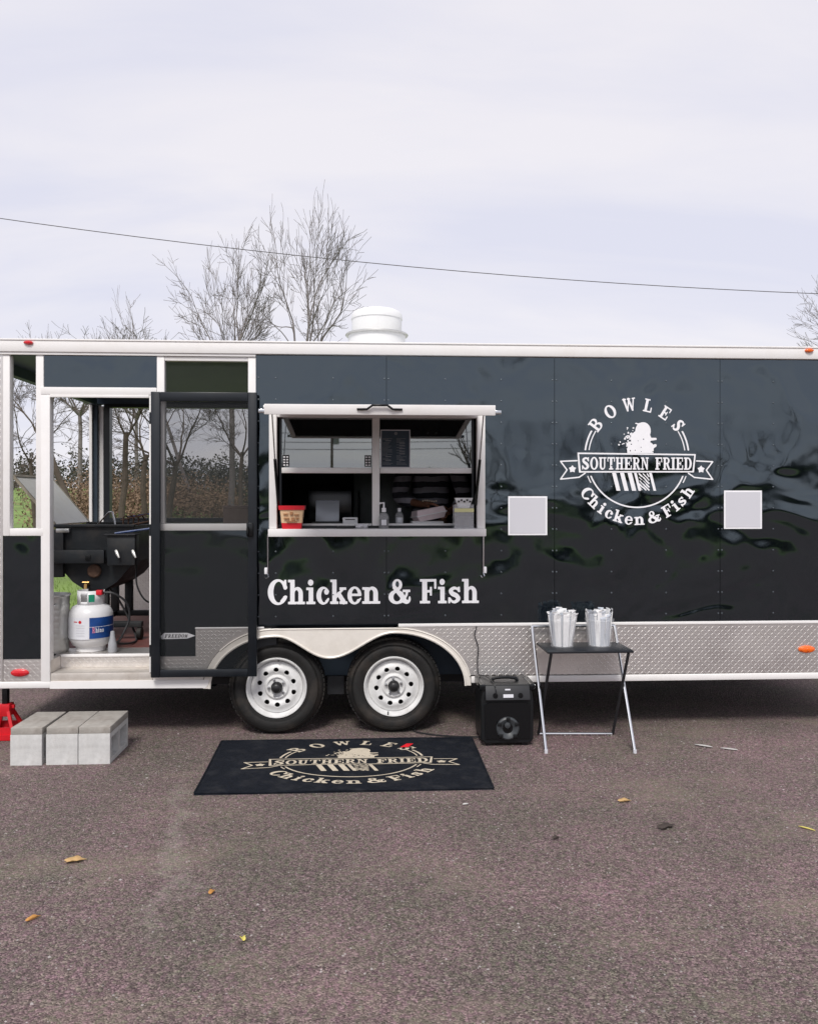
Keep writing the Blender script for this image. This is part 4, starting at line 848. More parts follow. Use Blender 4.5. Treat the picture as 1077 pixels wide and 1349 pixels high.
hs = MB(); hs.tube(spline([(TX+.06, TY-.02, FZ+.415), (TX+.16, TY-.02, FZ+.42), (TX+.25, TY+.02, FZ+.34), (TX+.27, TY+.02, FZ+.22), (TX+.22, TY-.01, FZ+.09), (TX+.18, TY+.04, FZ+.04), (TX+.24, TY+.2, FZ+.015), (TX+.20, TY+.45, FZ+.03), (TX+.05, TY+.52, FZ+.30), (TX-.09, TY+.44, FZ+.50)], 6), .0085, 7)
tag(hs.build('gas_hose', 'wire_black', smooth=True, origin=(TX+.24, TY+.2, FZ)), 'black rubber gas hose looping from the white cylinder to the fryer', 'hose')
rg_ = MB(); rg_.lathe([(.001, 0), (.028, 0), (.034, .012), (.030, .06), (.020, .10), (.014, .15), (.001, .155)], (TX+.185, TY-.10, FZ), 'z', 14)
tag(rg_.build('gas_lighter', 'grey_plastic', smooth=True, origin=(TX+.185, TY-.10, FZ)), 'grey bottle-shaped lighter standing beside the propane cylinder', 'lighter')
cb = MB(); cb.tube(spline([(FX1+.02, FY0+.0, 1.18), (FX1+.03, FY0-.03, 1.0), (FX1+.10, FY0-.02, .87), (FX1+.18, FY0+.1, .86), (FX1+.30, FY0+.3, 1.04), (FX1+.45, FY0+.6, 1.20)], 6), .007, 6)
tag(cb.build('power_cord', 'wire_black', smooth=True, origin=(FX1+.1, FY0, .87)), 'black cord hanging in a loop from the side of the fryer', 'cord')

# tall stock pot
SP = thing('stock_pot', (-2.275, .30, FZ), 'tall ribbed metal pot beside the propane cylinder', 'pot')
pr = [(.001, FZ), (.118, FZ), (.126, FZ+.012)]
for i in range(9): z = FZ+.02+i*.042; pr += [(.130, z), (.132, z+.018), (.130, z+.036)]
pr += [(.133, FZ+.405), (.140, FZ+.408), (.140, FZ+.418), (.127, FZ+.418), (.124, FZ+.30)]
MB().lathe(pr, (-2.275, .30, 0), 'z', 40).build('pot_body', 'stainless', SP, smooth=True, fix=False)
MB().lathe([(.124, FZ+.39), (.001, FZ+.395)], (-2.275, .30, 0), 'z', 40).build('liner', 'paper_white', SP, smooth=True, fix=False)
for s2 in (-1, 1): MB().tube([(-2.275+s2*.04, .30-.128, FZ+.36), (-2.275+s2*.04, .30-.160, FZ+.35), (-2.275+s2*.085, .30-.140, FZ+.35), (-2.275+s2*.085, .30-.10, FZ+.36)], .006, 6).build('handle', 'stainless', SP, smooth=True)

# box on the far ledge
cbx = thing('cardboard_box', (-1.17, 2.3, 1.432), 'brown cardboard box on the white ledge behind the screened window', 'box')
MB().box((-1.36, 2.21, 1.432), (-.98, 2.40, 1.60), .004).build('carton', 'cardboard', cbx, smooth=True)
MB().box((-1.365, 2.205, 1.575), (-.975, 2.405, 1.606), .004).build('lid', 'cardboard', cbx, smooth=True)

# ================================================================== inside the kitchen
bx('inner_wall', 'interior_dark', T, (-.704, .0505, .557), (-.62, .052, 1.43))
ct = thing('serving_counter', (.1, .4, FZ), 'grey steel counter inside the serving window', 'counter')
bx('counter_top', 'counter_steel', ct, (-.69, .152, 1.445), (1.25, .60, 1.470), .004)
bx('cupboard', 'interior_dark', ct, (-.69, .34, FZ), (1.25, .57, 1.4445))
cab = thing('steel_cabinet', (.20, 2.1, FZ), 'tall grey steel cabinet in the dark kitchen behind the counter', 'cabinet')
bx('carcass', 'cabinet_grey', cab, (-.10, 1.75, FZ), (.58, 2.43, 2.30), .006)
bx('cabinet_door', 'cabinet_grey', cab, (-.09, 1.725, FZ+.12), (.57, 1.749, 2.28), .006)
MB().tube([(-.05, 1.725, 1.3), (-.05, 1.69, 1.32), (-.05, 1.69, 1.72), (-.05, 1.725, 1.74)], .011, 8).build('handle', 'chrome', cab, smooth=True)
kf = thing('kitchen_range', (-.4, 2.05, FZ), 'black kitchen range against the back wall of the trailer', 'range')
bx('range_body', 'fryer_black', kf, (-.69, 1.75, FZ), (-.13, 2.43, 1.50), .006); bx('splash_back', 'steel_dark', kf, (-.69, 2.36, 1.501), (-.13, 2.43, 1.80), .004)
for i in range(4): MB().lathe([(.022, 0), (.018, -.03), (.001, -.031)], (-.62+i*.13, 1.752, 1.42), 'y', 12).build('knob', 'chrome', kf, smooth=True)

# point-of-sale tablet
pos = thing('sales_tablet', (-.29, .36, 1.470), 'grey tablet on a black stand behind the serving window', 'tablet')
MT = Matrix.Translation((-.275, .33, 1.515)) @ Matrix.Rotation(math.radians(-16), 4, 'X')
MB().box((-.088, -.008, -.02), (.088, .008, .145), .006, MT).build('tablet_back', 'tablet_grey', pos, smooth=True)
MB().box((-.39, .26, 1.4695), (-.16, .44, 1.497), .006).build('stand', 'black_plastic', pos, smooth=True)
MB().box((-.30, .34, 1.49), (-.25, .37, 1.56), .004).build('prop', 'black_plastic', pos, smooth=True)
mon = thing('sales_monitor', (-.25, .52, 1.470), 'black monitor with its back to the serving window', 'monitor')
MB().box((-.43, .50, 1.50), (-.10, .525, 1.73), .006).build('display', 'black_gloss', mon, smooth=True); MB().box((-.31, .47, 1.469), (-.22, .56, 1.505), .004).build('foot', 'black_plastic', mon, smooth=True)
rp = thing('receipt_printer', (-.105, .28, 1.470), 'small white receipt printer next to the grey tablet', 'printer')
MB().box((-.160, .21, 1.4695), (-.050, .33, 1.530), .006).build('case', 'paper_white', rp, smooth=True); MB().box((-.14, .208, 1.512), (-.07, .2105, 1.518)).build('slot', 'black_plastic', rp)
cr_ = MB().box((-.195, -.02, 1.456), (-.075, .045, 1.474), .004)
tag(cr_.build('card_reader', 'black_gloss', smooth=True, origin=(-.135, .01, 1.456)), 'flat black card reader lying on the white serving shelf', 'card reader')
cd = thing('mint_dish', (-.02, -.01, 1.456), 'small clear dish of wrapped sweets on the white serving shelf', 'dish')
MB().lathe([(.001, 1.456), (.042, 1.456), (.052, 1.485), (.050, 1.485), (.040, 1.459)], (-.02, -.01, 0), 'z', 20).build('bowl', 'clear_plastic', cd, smooth=True, fix=False)
mb = MB(); rr = random.Random(2)
for _ in range(9): x, y = rr.uniform(-.05, .01), rr.uniform(-.035, .015); mb.box((x-.012, y-.006, 1.462+rr.random()*.012), (x+.012, y+.006, 1.478+rr.random()*.012), .003)
mb.build('sweets', 'sticker_grey', cd, smooth=True)

# red-rimmed tip bucket with printed paper sides
tbk = thing('tip_bucket', (-.505, -.005, 1.456), 'red rimmed chicken bucket with tan printed sides on the serving shelf', 'bucket')
def frust(m_, x, y, z0, z1, w0, w1, d0, d1):
    v = [(x+sx*w, y+sy*d, z) for z, w, d in ((z0, w0/2, d0/2), (z1, w1/2, d1/2)) for sy in (-1, 1) for sx in (-1, 1)]
    return m_.add(v, [(0, 2, 3, 1), (4, 5, 7, 6), (0, 1, 5, 4), (2, 6, 7, 3), (0, 4, 6, 2), (1, 3, 7, 5)])
frust(MB(), -.505, -.005, 1.456, 1.497, .130, .138, .10, .106).build('red_base', 'red_plastic', tbk)
frust(MB(), -.505, -.005, 1.4975, 1.588, .140, .158, .106, .122).build('printed_side', 'bucket_print', tbk)
frust(MB(), -.505, -.005, 1.5885, 1.618, .176, .180, .136, .14).build('red_rim', 'red_plastic', tbk)
mb = MB()
for q, (x, z, w, h) in enumerate(((-.04, 1.56, .03, .008), (.0, 1.565, .02, .02), (.035, 1.555, .03, .008), (-.035, 1.53, .035, .008), (.01, 1.525, .02, .02), (.04, 1.53, .02, .008), (0, 1.51, .07, .006))): mb.box((-.505+x-w/2, -.0755, z-h/2), (-.505+x+w/2, -.0590, z+h/2))
mb.build('print', 'print_brown', tbk)

def pump_bottle(x, y, z, s, label, cap_m, pump):
    t_ = thing('sanitizer_bottle' if pump else 'small_bottle', (x, y, z), label, 'bottle')
    MB().lathe([(.001, z), (.033*s, z), (.036*s, z+.006), (.036*s, z+.085*s), (.028*s, z+.105*s), (.013*s, z+.115*s), (.013*s, z+.13*s), (.001, z+.13*s)], (x, y, 0), 'z', 24).build('bottle_body', 'clear_plastic', t_, smooth=True, fix=False)
    MB().lathe([(.001, z+.004), (.030*s, z+.004), (.032*s, z+.07*s), (.001, z+.07*s)], (x, y, 0), 'z', 20).build('gel', 'steel_dark' if pump else 'label_white', t_, smooth=True, fix=False)
    MB().box((x-.018*s, y-.0385*s, z+.025*s), (x+.018*s, y-.034*s, z+.065*s), .002).build('label_print', 'label_white', t_, smooth=True)
    MB().lathe([(.016*s, z+.12*s), (.016*s, z+.148*s), (.001, z+.15*s)], (x, y, 0), 'z', 16).build('cap', cap_m, t_, smooth=True, fix=False)
    if pump:
        MB().tube([(x, y, z+.148*s), (x, y, z+.185*s), (x-.028*s, y-.012, z+.182*s), (x-.036*s, y-.015, z+.172*s)], [.006, .007, .006, .004], 8).build('pump', cap_m, t_, smooth=True)
pump_bottle(.135, -.02, 1.456, .98, 'clear pump bottle with white top beside the window mullion', 'vinyl_white', True)
pump_bottle(.255, .24, 1.470, .86, 'small clear bottle with white cap on the steel counter', 'vinyl_white', False)

nd = thing('napkin_box', (.700, .0, 1.456), 'clear box of napkins with a yellow strip on the serving shelf', 'napkin holder')
mb = MB(); X0, X1, Y0, Y1 = .630, .765, -.055, .06
for a, c in (((X0, Y0, 1.457), (X1, Y0+.004, 1.625)), ((X0, Y1-.004, 1.457), (X1, Y1, 1.625)), ((X0, Y0+.0045, 1.457), (X0+.004, Y1-.0045, 1.625)), ((X1-.004, Y0+.0045, 1.457), (X1, Y1-.0045, 1.625)), ((X0-.004, Y0-.006, 1.456), (X1+.004, Y1+.004, 1.4655))): mb.box(a, c)
mb.build('acrylic_case', 'clear_plastic', nd)
mb = MB()
for q in range(10): mb.box((X0+.010, Y0+.010, 1.468+q*.0072), (X1-.010+rr.uniform(-.004, .004), Y1-.010, 1.4735+q*.0072))
mb.build('napkins', 'napkin', nd)
bx('yellow_strip', 'yellow_tape', nd, (X0-.001, Y0-.0022, 1.572), (X1+.001, Y0-.0006, 1.598))
mb = MB(); frust(mb, .70, .005, 1.600, 1.672, .075, .125, .05, .07); mb.build('loose_napkin', 'paper_white', nd)
mb = MB()
for q in range(5): mb.box((.655+q*.02, -.036, 1.640+(q % 2)*.01), (.668+q*.02, -.0315, 1.652+(q % 2)*.01))
mb.build('napkin_print', 'black_plastic', nd)

# menu behind the glass's face: dark sheet with pale frame and lines of writing too small to read
mn = thing('menu_sign', (.215, .040, 1.89), 'dark framed menu sheet on the upper glass beside the mullion', 'menu')
bx('sheet', 'black_lining', mn, (.118, .038, 1.890), (.320, .0425, 2.152))
mb = MB()
for a, c in (((.114, .0355, 1.886), (.120, .0425, 2.156)), ((.318, .0355, 1.886), (.324, .0425, 2.156)), ((.1205, .0355, 2.150), (.3175, .0425, 2.156)), ((.1205, .0355, 1.886), (.3175, .0425, 1.892))): mb.box(a, c)
mb.build('frame', 'sticker_grey', mn)
mb = MB(); rr = random.Random(6)
mb.lathe([(.012, 0), (.001, -.0005)], (.222, .0375, 2.13), 'y', 12)
for col0 in (.128, .226):
    z = 2.092
    while z > 1.905:
        hd = rr.random() < .22; w = rr.uniform(.03, .075) if not hd else .04
        mb.box((col0+(.02 if hd else 0), .0368, z), (col0+(.02 if hd else 0)+w, .0378, z+(.006 if hd else .0028))); z -= .0105 if hd else .0085
mb.build('lines_of_print', 'menu_print', mn)

# takeaway box and papers on the counter
pp = thing('paper_stack', (.46, .33, 1.470), 'stack of white paper sheets on the counter under the takeaway box', 'paper')
mb = MB()
for q in range(6): o_ = rr.uniform(-.004, .004); mb.box((.345+o_, .20+o_, 1.4702+q*.005), (.575+o_, .44+o_, 1.4748+q*.005))
mb.build('sheets', 'paper_white', pp)
BXM = Matrix.Translation((.478, .345, 1.552)) @ Matrix.Rotation(math.radians(-11), 4, 'Y') @ Matrix.Rotation(math.radians(12), 4, 'Z')
tk = thing('takeaway_box', (.478, .345, 1.505), 'pale pink takeaway carton held in the hands at the serving window', 'food box')
def frM(z0, z1, w0, w1, d0, d1):
    m_ = MB(); frust(m_, 0, 0, z0, z1, w0, w1, d0, d1); m_.v = [tuple(BXM @ Vector(p)) for p in m_.v]; return m_
frM(-.042, -.002, .19, .225, .15, .18).build('tray', 'foam_pink', tk); frM(-.0015, .042, .228, .205, .182, .155).build('lid', 'foam_pink', tk)
frM(-.004, .002, .236, .236, .19, .19).build('lip', 'paper_white', tk)

# ------------------------------------------------------------------ the person inside
def skin_obj(name, pts, edges, m, parent, root, sub=2):
    me = bpy.data.meshes.new(name); o = bpy.data.objects.new(name, me); COL.objects.link(o)
    org = WLOC[parent]; me.from_pydata([tuple(Vector(p[:3])-org) for p in pts], edges, [])
    o.parent = parent; WLOC[o] = org
    md = o.modifiers.new('skin', 'SKIN'); md.use_smooth_shade = True
    sv = me.skin_vertices[0].data
    for i, p in enumerate(pts): sv[i].radius = (p[3], p[4] if len(p) > 4 else p[3]); sv[i].use_root = (i == root)
    ss = o.modifiers.new('sub', 'SUBSURF'); ss.levels = sub; ss.render_levels = sub
    me.materials.append(MAT[m]); return o
PX, PY = .535, .86
per = thing('person', (PX, PY, FZ), 'person in a dark striped hoodie holding a takeaway carton behind the counter', 'person')
hip = 1.47
LS, RS = (PX-.19, PY-.03, 1.965), (PX+.19, PY-.03, 1.965)
LE, RE = (PX-.27, PY-.16, 1.675), (PX+.27, PY-.14, 1.665)
LW, RW = (.425, .470, 1.625), (.665, .455, 1.580)
pts = [(PX, PY, hip, .12, .10), (PX, PY-.005, 1.66, .115, .09), (PX, PY-.01, 1.86, .13, .10), (PX, PY-.015, 2.00, .09, .07), (PX, PY-.025, 2.06, .05), (PX, PY-.05, 2.14, .070, .085), (PX, PY-.06, 2.21, .078, .095), (PX, PY-.05, 2.28, .055, .07),
       (*LS, .055), (*LE, .042), (*LW, .028), (*RS, .055), (*RE, .042), (*RW, .028),
       (PX-.09, PY, 1.38, .085), (PX-.10, PY-.01, 1.03, .058), (PX-.10, PY+.02, .65, .042), (PX-.10, PY-.08, .592, .036), (PX-.10, PY-.17, .588, .03),
       (PX+.09, PY, 1.38, .085), (PX+.10, PY-.01, 1.03, .058), (PX+.10, PY+.02, .65, .042), (PX+.10, PY-.08, .592, .036), (PX+.10, PY-.17, .588, .03)]
ed = [(0, 1), (1, 2), (2, 3), (3, 4), (4, 5), (5, 6), (6, 7), (3, 8), (8, 9), (9, 10), (3, 11), (11, 12), (12, 13), (0, 14), (14, 15), (15, 16), (16, 17), (17, 18), (0, 19), (19, 20), (20, 21), (21, 22), (22, 23)]
def hand(W_, P1, tips, th):
    b0 = len(pts); pts.append((*P1, .030, .018)); ed.append((W_, b0))
    for f_ in tips:
        prev = b0
        for q, p in enumerate(f_): pts.append((*p, (.0105, .0095, .0080)[min(q, 2)])); ed.append((prev, len(pts)-1)); prev = len(pts)-1
    prev = b0
    for q, p in enumerate(th): pts.append((*p, (.0125, .0105)[min(q, 1)])); ed.append((prev, len(pts)-1)); prev = len(pts)-1
# left-hand side of the window: palm over the top of the box
hand(10, (.468, .400, 1.628), [[(.500+q*.004, .385-.022*q, 1.634-.002*q), (.530+q*.003, .37-.022*q, 1.622-.002*q), (.545+q*.003, .365-.022*q, 1.606)] for q in range(4)], [(.468, .345, 1.618), (.478, .305, 1.606)])
hand(13, (.628, .400, 1.562), [[(.606, .38-.022*q, 1.538-.002*q), (.588, .37-.022*q, 1.524), (.570, .36-.022*q, 1.519)] for q in range(4)], [(.612, .345, 1.590), (.592, .315, 1.606)])
skin_obj('body', pts, ed, 'skin', per, 0)
hd = [(PX, PY, hip-.03, .165, .13), (PX, PY-.005, 1.64, .160, .125), (PX, PY-.01, 1.86, .175, .13), (PX, PY-.015, 2.00, .115, .095), (PX, PY-.01, 2.065, .070, .070), (*LS, .082), (*LE, .066), (LE[0]+(LW[0]-LE[0])*.75, LE[1]+(LW[1]-LE[1])*.75, LE[2]+(LW[2]-LE[2])*.75, .052), (*RS, .082), (*RE, .066), (RE[0]+(RW[0]-RE[0])*.75, RE[1]+(RW[1]-RE[1])*.75, RE[2]+(RW[2]-RE[2])*.75, .052)]
skin_obj('hoodie', hd, [(0, 1), (1, 2), (2, 3), (3, 4), (3, 5), (5, 6), (6, 7), (3, 8), (8, 9), (9, 10)], 'hoodie', per, 0)
tr_ = [(PX, PY, hip-.02, .150, .12), (PX-.09, PY, 1.36, .105), (PX-.10, PY-.01, 1.03, .082), (PX-.10, PY+.01, .64, .066), (PX+.09, PY, 1.36, .105), (PX+.10, PY-.01, 1.03, .082), (PX+.10, PY+.01, .64, .066)]
skin_obj('trousers', tr_, [(0, 1), (1, 2), (2, 3), (0, 4), (4, 5), (5, 6)], 'trousers', per, 0)
skin_obj('hair', [(PX, PY-.02, 2.16, .085), (PX, PY-.03, 2.24, .098), (PX, PY-.04, 2.30, .075), (PX, PY+.0, 2.08, .07)], [(3, 0), (0, 1), (1, 2)], 'hair', per, 1)
mb = MB()
for sx in (-1, 1): mb.lathe([(.010, 0), (.006, -.004), (.001, -.005)], (PX+sx*.032, PY-.150, 2.19), 'y', 10)
mb.build('eye', 'vinyl_white', per, smooth=True)
MB().tube([(PX, PY-.145, 2.195), (PX, PY-.165, 2.160), (PX, PY-.150, 2.152)], [.008, .016, .010], 8).build('nose', 'skin', per, smooth=True)
MB().tube([(PX-.028, PY-.134, 2.118), (PX, PY-.142, 2.116), (PX+.028, PY-.134, 2.118)], [.004, .008, .004], 8).build('mouth', 'label_pink', per, smooth=True)
for sx in (-1, 1): MB().lathe([(.026, 0), (.022, sx*.014), (.001, sx*.012)], (PX+sx*.083, PY-.04, 2.17), 'x', 12).build('ear', 'skin', per, smooth=True)
mb = MB()
for q in range(7): bxp = (.440+.018*q*.9, .395-.004*q, 1.651+.004*math.sin(q)); mb.lathe([(.001, -.006), (.0055, -.003), (.0055, .003), (.001, .006)], bxp, 'z', 8)
mb.build('beads', 'bead', per, smooth=True)

# ================================================================== things in front of the trailer
# concrete blocks with caps
def cblock(x, y, rz, label):
    t_ = bpy.data.objects.new('concrete_block', None)
    m_ = MB(); w, d, h = .193, .395, .190; c0 = .032; 
    for a, c in (((0, 0, 0), (w, d, c0)), ((0, 0, h-c0), (w, d, h)), ((0, 0, c0), (w, .034, h-c0)), ((0, d-.034, c0), (w, d, h-c0)), ((0, d/2-.016, c0), (w, d/2+.016, h-c0))): m_.box(a, c)
    bm = bmesh.new(); me = bpy.data.meshes.new('t'); me.from_pydata(m_.v, [], m_.f); bm.from_mesh(me); bmesh.ops.remove_doubles(bm, verts=bm.verts[:], dist=1e-4)
    bm.verts.index_update(); bm.free(); bpy.data.meshes.remove(me); bpy.data.objects.remove(t_)
    o = m_.build('concrete_block', 'concrete'); o.location = (x, y, 0); o.rotation_euler.z = rz
    tag(o, label, 'block', 'concrete blocks forming the porch step'); return o
def ccap(x, y, rz, label, dw=0):
    o = MB().box((0, 0, 0), (.194+dw, .392, .043), .003).build('cap_block', 'concrete_cap', smooth=True); o.location = (x, y, .1905); o.rotation_euler.z = rz
    tag(o, label, 'block', 'solid cap slabs on the porch step blocks'); return o
YS = -.545
for x, rz, l1, l2 in ((-2.203, -.020, 'grey concrete block of the step, the one by the red jack stand', 'flat cap slab on the block by the red jack stand'),
                      (-1.985, .0, 'grey concrete block of the step, between the other two', 'flat cap slab between the two other cap slabs'),
                      (-1.787, -.0, 'grey concrete block of the step with its hollow cores showing', 'flat cap slab on the block whose hollow cores show')):
    cblock(x, YS, rz, l1); ccap(x+(.001 if x > -2 else -.0), YS+.004, rz, l2)

# jack stand
JX, JY = -2.505, .10
js = thing('jack_stand', (JX, JY, 0), 'red steel jack stand with black post holding up the trailer corner', 'jack stand')
mb = MB(); h_ = .185
for a in range(4):
    c0 = (JX+(.105 if a in (0, 3) else -.105), JY+(.105 if a < 2 else -.105)); c1 = (JX+(.032 if a in (0, 3) else -.032), JY+(.032 if a < 2 else -.032))
    mb.tube([(c0[0], c0[1], .0), (c1[0], c1[1], h_)], [.016, .014], 4)
for a, c in (((-.112, -.112, .004), (.112, -.096, .040)), ((-.112, .096, .004), (.112, .112, .040)), ((-.112, -.0955, .004), (-.096, .0955, .040)), ((.096, -.0955, .004), (.112, .0955, .040))): mb.box((JX+a[0], JY+a[1], a[2]), (JX+c[0], JY+c[1], c[2]))
for s2 in (-1, 1):
    for ax in (0, 1):
        for (u0, z0, u1, z1) in ((-.09, .04, .06, .13),):
            mb.prism([(JX-.086, .0405), (JX+.086, .0405), (JX+.066, .090), (JX-.066, .090)], JY+s2*.098-.003, JY+s2*.098+.003) if ax == 0 else None
mb.build('base_frame', 'red_paint', js)
MB().box((JX-.042, JY-.042, .150), (JX+.042, JY+.042, .235), .006).build('neck', 'red_paint', js, smooth=True)
MB().box((JX+.0425, JY-.012, .20), (JX+.062, JY+.012, .225), .003).build('ratchet', 'red_paint', js, smooth=True)
MB().box((JX-.018, JY-.022, .22), (JX+.018, JY+.022, .352), .003).build('post', 'black_plastic', js, smooth=True)
MB().box((JX-.05, JY-.025, .348), (JX+.05, JY+.025, .373), .003).build('saddle', 'black_plastic', js, smooth=True)

# logo mat
ma_ = [(-.952, -1.128), (.735, -1.128), (.742, -.132), (-.975, -.122)]
mt = thing('logo_mat', (-.1, -.6, 0), 'black floor mat with tan logo on the asphalt below the serving window', 'mat')
mb = MB(); nx, ny = 40, 24
def mp_(u, v):
    x = ma_[0][0]*(1-u)*(1-v)+ma_[1][0]*u*(1-v)+ma_[2][0]*u*v+ma_[3][0]*(1-u)*v; y = ma_[0][1]*(1-u)*(1-v)+ma_[1][1]*u*(1-v)+ma_[2][1]*u*v+ma_[3][1]*(1-u)*v
    return x, y, .0095 + .004*mnoise.noise(Vector((x*2.2, y*2.2, 0)))
mb.v = [mp_(i/nx, j/ny) for j in range(ny+1) for i in range(nx+1)] ; mb.f = [(j*(nx+1)+i, j*(nx+1)+i+1, (j+1)*(nx+1)+i+1, (j+1)*(nx+1)+i) for j in range(ny) for i in range(nx)]
k0 = len(mb.v); per_ = [(i/nx, 0) for i in range(nx)] + [(1, j/ny) for j in range(ny)] + [(1-i/nx, 1) for i in range(nx)] + [(0, 1-j/ny) for j in range(ny)]
for u, v in per_: a = mp_(u, v); mb.v += [a, (a[0]+(u-.5)*.01, a[1]+(v-.5)*.01, .0005)]
n_ = len(per_); mb.f += [(k0+2*i, k0+2*i+1, k0+2*((i+1) % n_)+1, k0+2*((i+1) % n_)) for i in range(n_)]
carpet = mb.build('carpet', 'mat_rubber', mt, smooth=True, fix=False)
mb = MB(); bw = .022
for a, c in (((0, 0), (1, 0)), ((1, 0), (1, 1)), ((1, 1), (0, 1)), ((0, 1), (0, 0))):
    mb.tube([(lambda q: (q[0], q[1], q[2]+.001))(mp_(a[0]+(c[0]-a[0])*i/24, a[1]+(c[1]-a[1])*i/24)) for i in range(25)], .006, 6)
mb.build('binding', 'mat_rubber', carpet, smooth=True)
kxm = 1.335/201.0; kym = .905/176.0
def tom(x, y):
    X, Y = -.083 + x*kxm, -.600 + (y+6)*kym
    return (X, Y, .0123 + .004*mnoise.noise(Vector((X*2.2, Y*2.2, 0))))
mb = MB(); logo(tom, mb, True); mb.build('mat_emblem', 'mat_print', mt, fix=False)
sc = MB(); sc.v = [(.235, -.345, .016), (.29, -.355, .020), (.325, -.315, .030), (.27, -.295, .018), (.28, -.325, .034)]; sc.f = [(0, 1, 4), (1, 2, 4), (2, 3, 4), (3, 0, 4)]
o = sc.build('paper_scrap', 'red_paint', origin=(.28, -.33, .012)); so_ = o.modifiers.new('thick', 'SOLIDIFY'); so_.thickness = .0015
tag(o, 'crumpled red scrap lying on the edge of the logo mat', 'scrap')

# loudspeaker
SX, SYf, SYb = .958, -.315, -.03; w2 = .178
sk = thing('loudspeaker', (SX, -.17, 0), 'black portable loudspeaker standing on the asphalt beside the folding table', 'speaker')
mb = MB(); o_ = [(SX-w2, .045), (SX-w2+.03, .018), (SX+w2-.03, .018), (SX+w2, .045), (SX+w2, .30), (SX+w2-.02, .415), (SX-w2+.02, .415), (SX-w2, .30)]
mb.prism(o_, SYf, SYb); cab_ = mb.build('cabinet', 'black_plastic', sk)
bv = cab_.modifiers.new('bev', 'BEVEL'); bv.width = .010; bv.segments = 3
mb = MB(); mb.prism([(SX-.150, .055), (SX+.150, .055), (SX+.155, .28), (SX+.12, .298), (SX-.12, .298), (SX-.155, .28)], SYf-.012, SYf+.002); mb.build('grille', 'black_gloss', sk)
MB().lathe([(.078, 0), (.075, -.010), (.066, -.016), (.052, -.012), (.030, .004), (.001, .0)], (SX+.0, SYf-.0125, .125), 'y', 32).build('woofer', 'cone_grey', sk, smooth=True, fix=False)
mb = MB()
for a in (.5, 1.57, 2.64, 3.9, 5.5): mb.box((SX+.066*math.cos(a)-.014, SYf-.034, .125+.066*math.sin(a)-.012), (SX+.066*math.cos(a)+.014, SYf-.026, .125+.066*math.sin(a)+.012), .003)
mb.build('guard', 'black_plastic', sk, smooth=True)
MB().lathe([(.02, 0), (.018, -.008), (.001, -.012)], (SX-.005, SYf-.028, .15), 'y', 16).build('dust_cap', 'cone_grey', sk, smooth=True, fix=False)
pm = Matrix.Translation((SX, SYf-.002, .355)) @ Matrix.Rotation(math.radians(-18), 4, 'X')
MB().box((-.150, -.016, -.045), (.150, .02, .052), .005, pm).build('control_panel', 'steel_dark', sk, smooth=True)
MB().box((-.032, -.019, -.028), (.036, -.0165, -.006), 0, pm).build('display', 'sticker_grey', sk)
MB().box((-.018, -.018, .020), (.018, -.0165, .030), 0, pm).build('badge', 'sticker_grey', sk)
for x in (-.085, .085): MB().lathe([(.019, 0), (.016, -.014), (.001, -.015)], (SX+x, SYf-.014, .345), 'y', 16).build('knob', 'black_gloss', sk, smooth=True, fix=False)
mb = MB(); mb.tube(spline([(SX-.085, -.20, .41), (SX-.075, -.20, .434), (SX, -.20, .442), (SX+.075, -.20, .434), (SX+.085, -.20, .41)], 4), .012, 8); mb.build('carry_handle', 'black_gloss', sk, smooth=True)
for x in (-1, 1):
    bx('corner_guard', 'black_gloss', sk, (SX+x*.168-.02, SYf-.008, .375), (SX+x*.168+.02, SYb-.02, .420), .008)
    MB().lathe([(.001, -.018), (.035, -.018), (.04, -.01), (.04, .01), (.035, .018), (.001, .018)], (SX+x*.15, SYb+.0, .040), 'x', 20).build('wheel', 'rubber', sk, smooth=True)
    bx('foot', 'black_plastic', sk, (SX+x*.12-.02, SYf+.02, 0), (SX+x*.12+.02, SYf+.06, .022))
cw = MB(); cw.tube(spline([(.79, -.026, .765), (.775, -.028, .70), (.80, -.028, .62), (.795, -.03, .52), (.80, -.05, .43), (.84, -.10, .43), (.862, SYf+.10, .425), (.872, SYf-.03, .405), (.874, SYf-.035, .36)], 6), .004, 5)
tag(cw.build('audio_cable', 'wire_black', smooth=True, origin=(.80, -.05, .43)), 'thin black cable running down the tread plate to the loudspeaker', 'cable')
cw = MB(); cw.tube(spline([(.79, -.16, .02), (.70, -.10, .007), (.60, -.08, .006), (.45, -.02, .006), (.35, .08, .006), (.42, .30, .006)], 6), .006, 5)
tag(cw.build('ground_cable', 'wire_black', smooth=True, origin=(.6, -.08, 0)), 'black cable lying on the asphalt between loudspeaker and tyre', 'cable')

# folding table: two crossed tube frames, black top
tb_ = thing('folding_table', (1.48, -.27, 0), 'small folding table with black top and crossed silver legs', 'table')
TZ = .640
MB().box((1.205, -.425, TZ), (1.785, -.075, TZ+.016), .004).build('table_top', 'table_black', tb_, smooth=True)
rx = .0105
fl = [(1.185, -.475), (1.765, -.505)]
for (fx0, fy0), tx in zip(fl, (1.180, 1.770)): MB().tube([(fx0, fy0, .003), (tx, -.045, .765)], rx, 8).build('leg', 'chrome', tb_, smooth=True)
MB().tube([(1.180, -.045, .765), (1.770, -.045, .765)], rx, 8).build('back_bar', 'chrome', tb_, smooth=True)
for bx0, by0, tx in ((1.222, -.068, 1.232), (1.742, -.098, 1.752)): MB().tube([(bx0, by0, .012), (tx, -.412, TZ-.005)], rx, 8).build('leg', 'steel_dark', tb_, smooth=True)
MB().tube([(1.222, -.068, .012), (1.742, -.098, .012)], rx, 8).build('foot_bar', 'chrome', tb_, smooth=True)
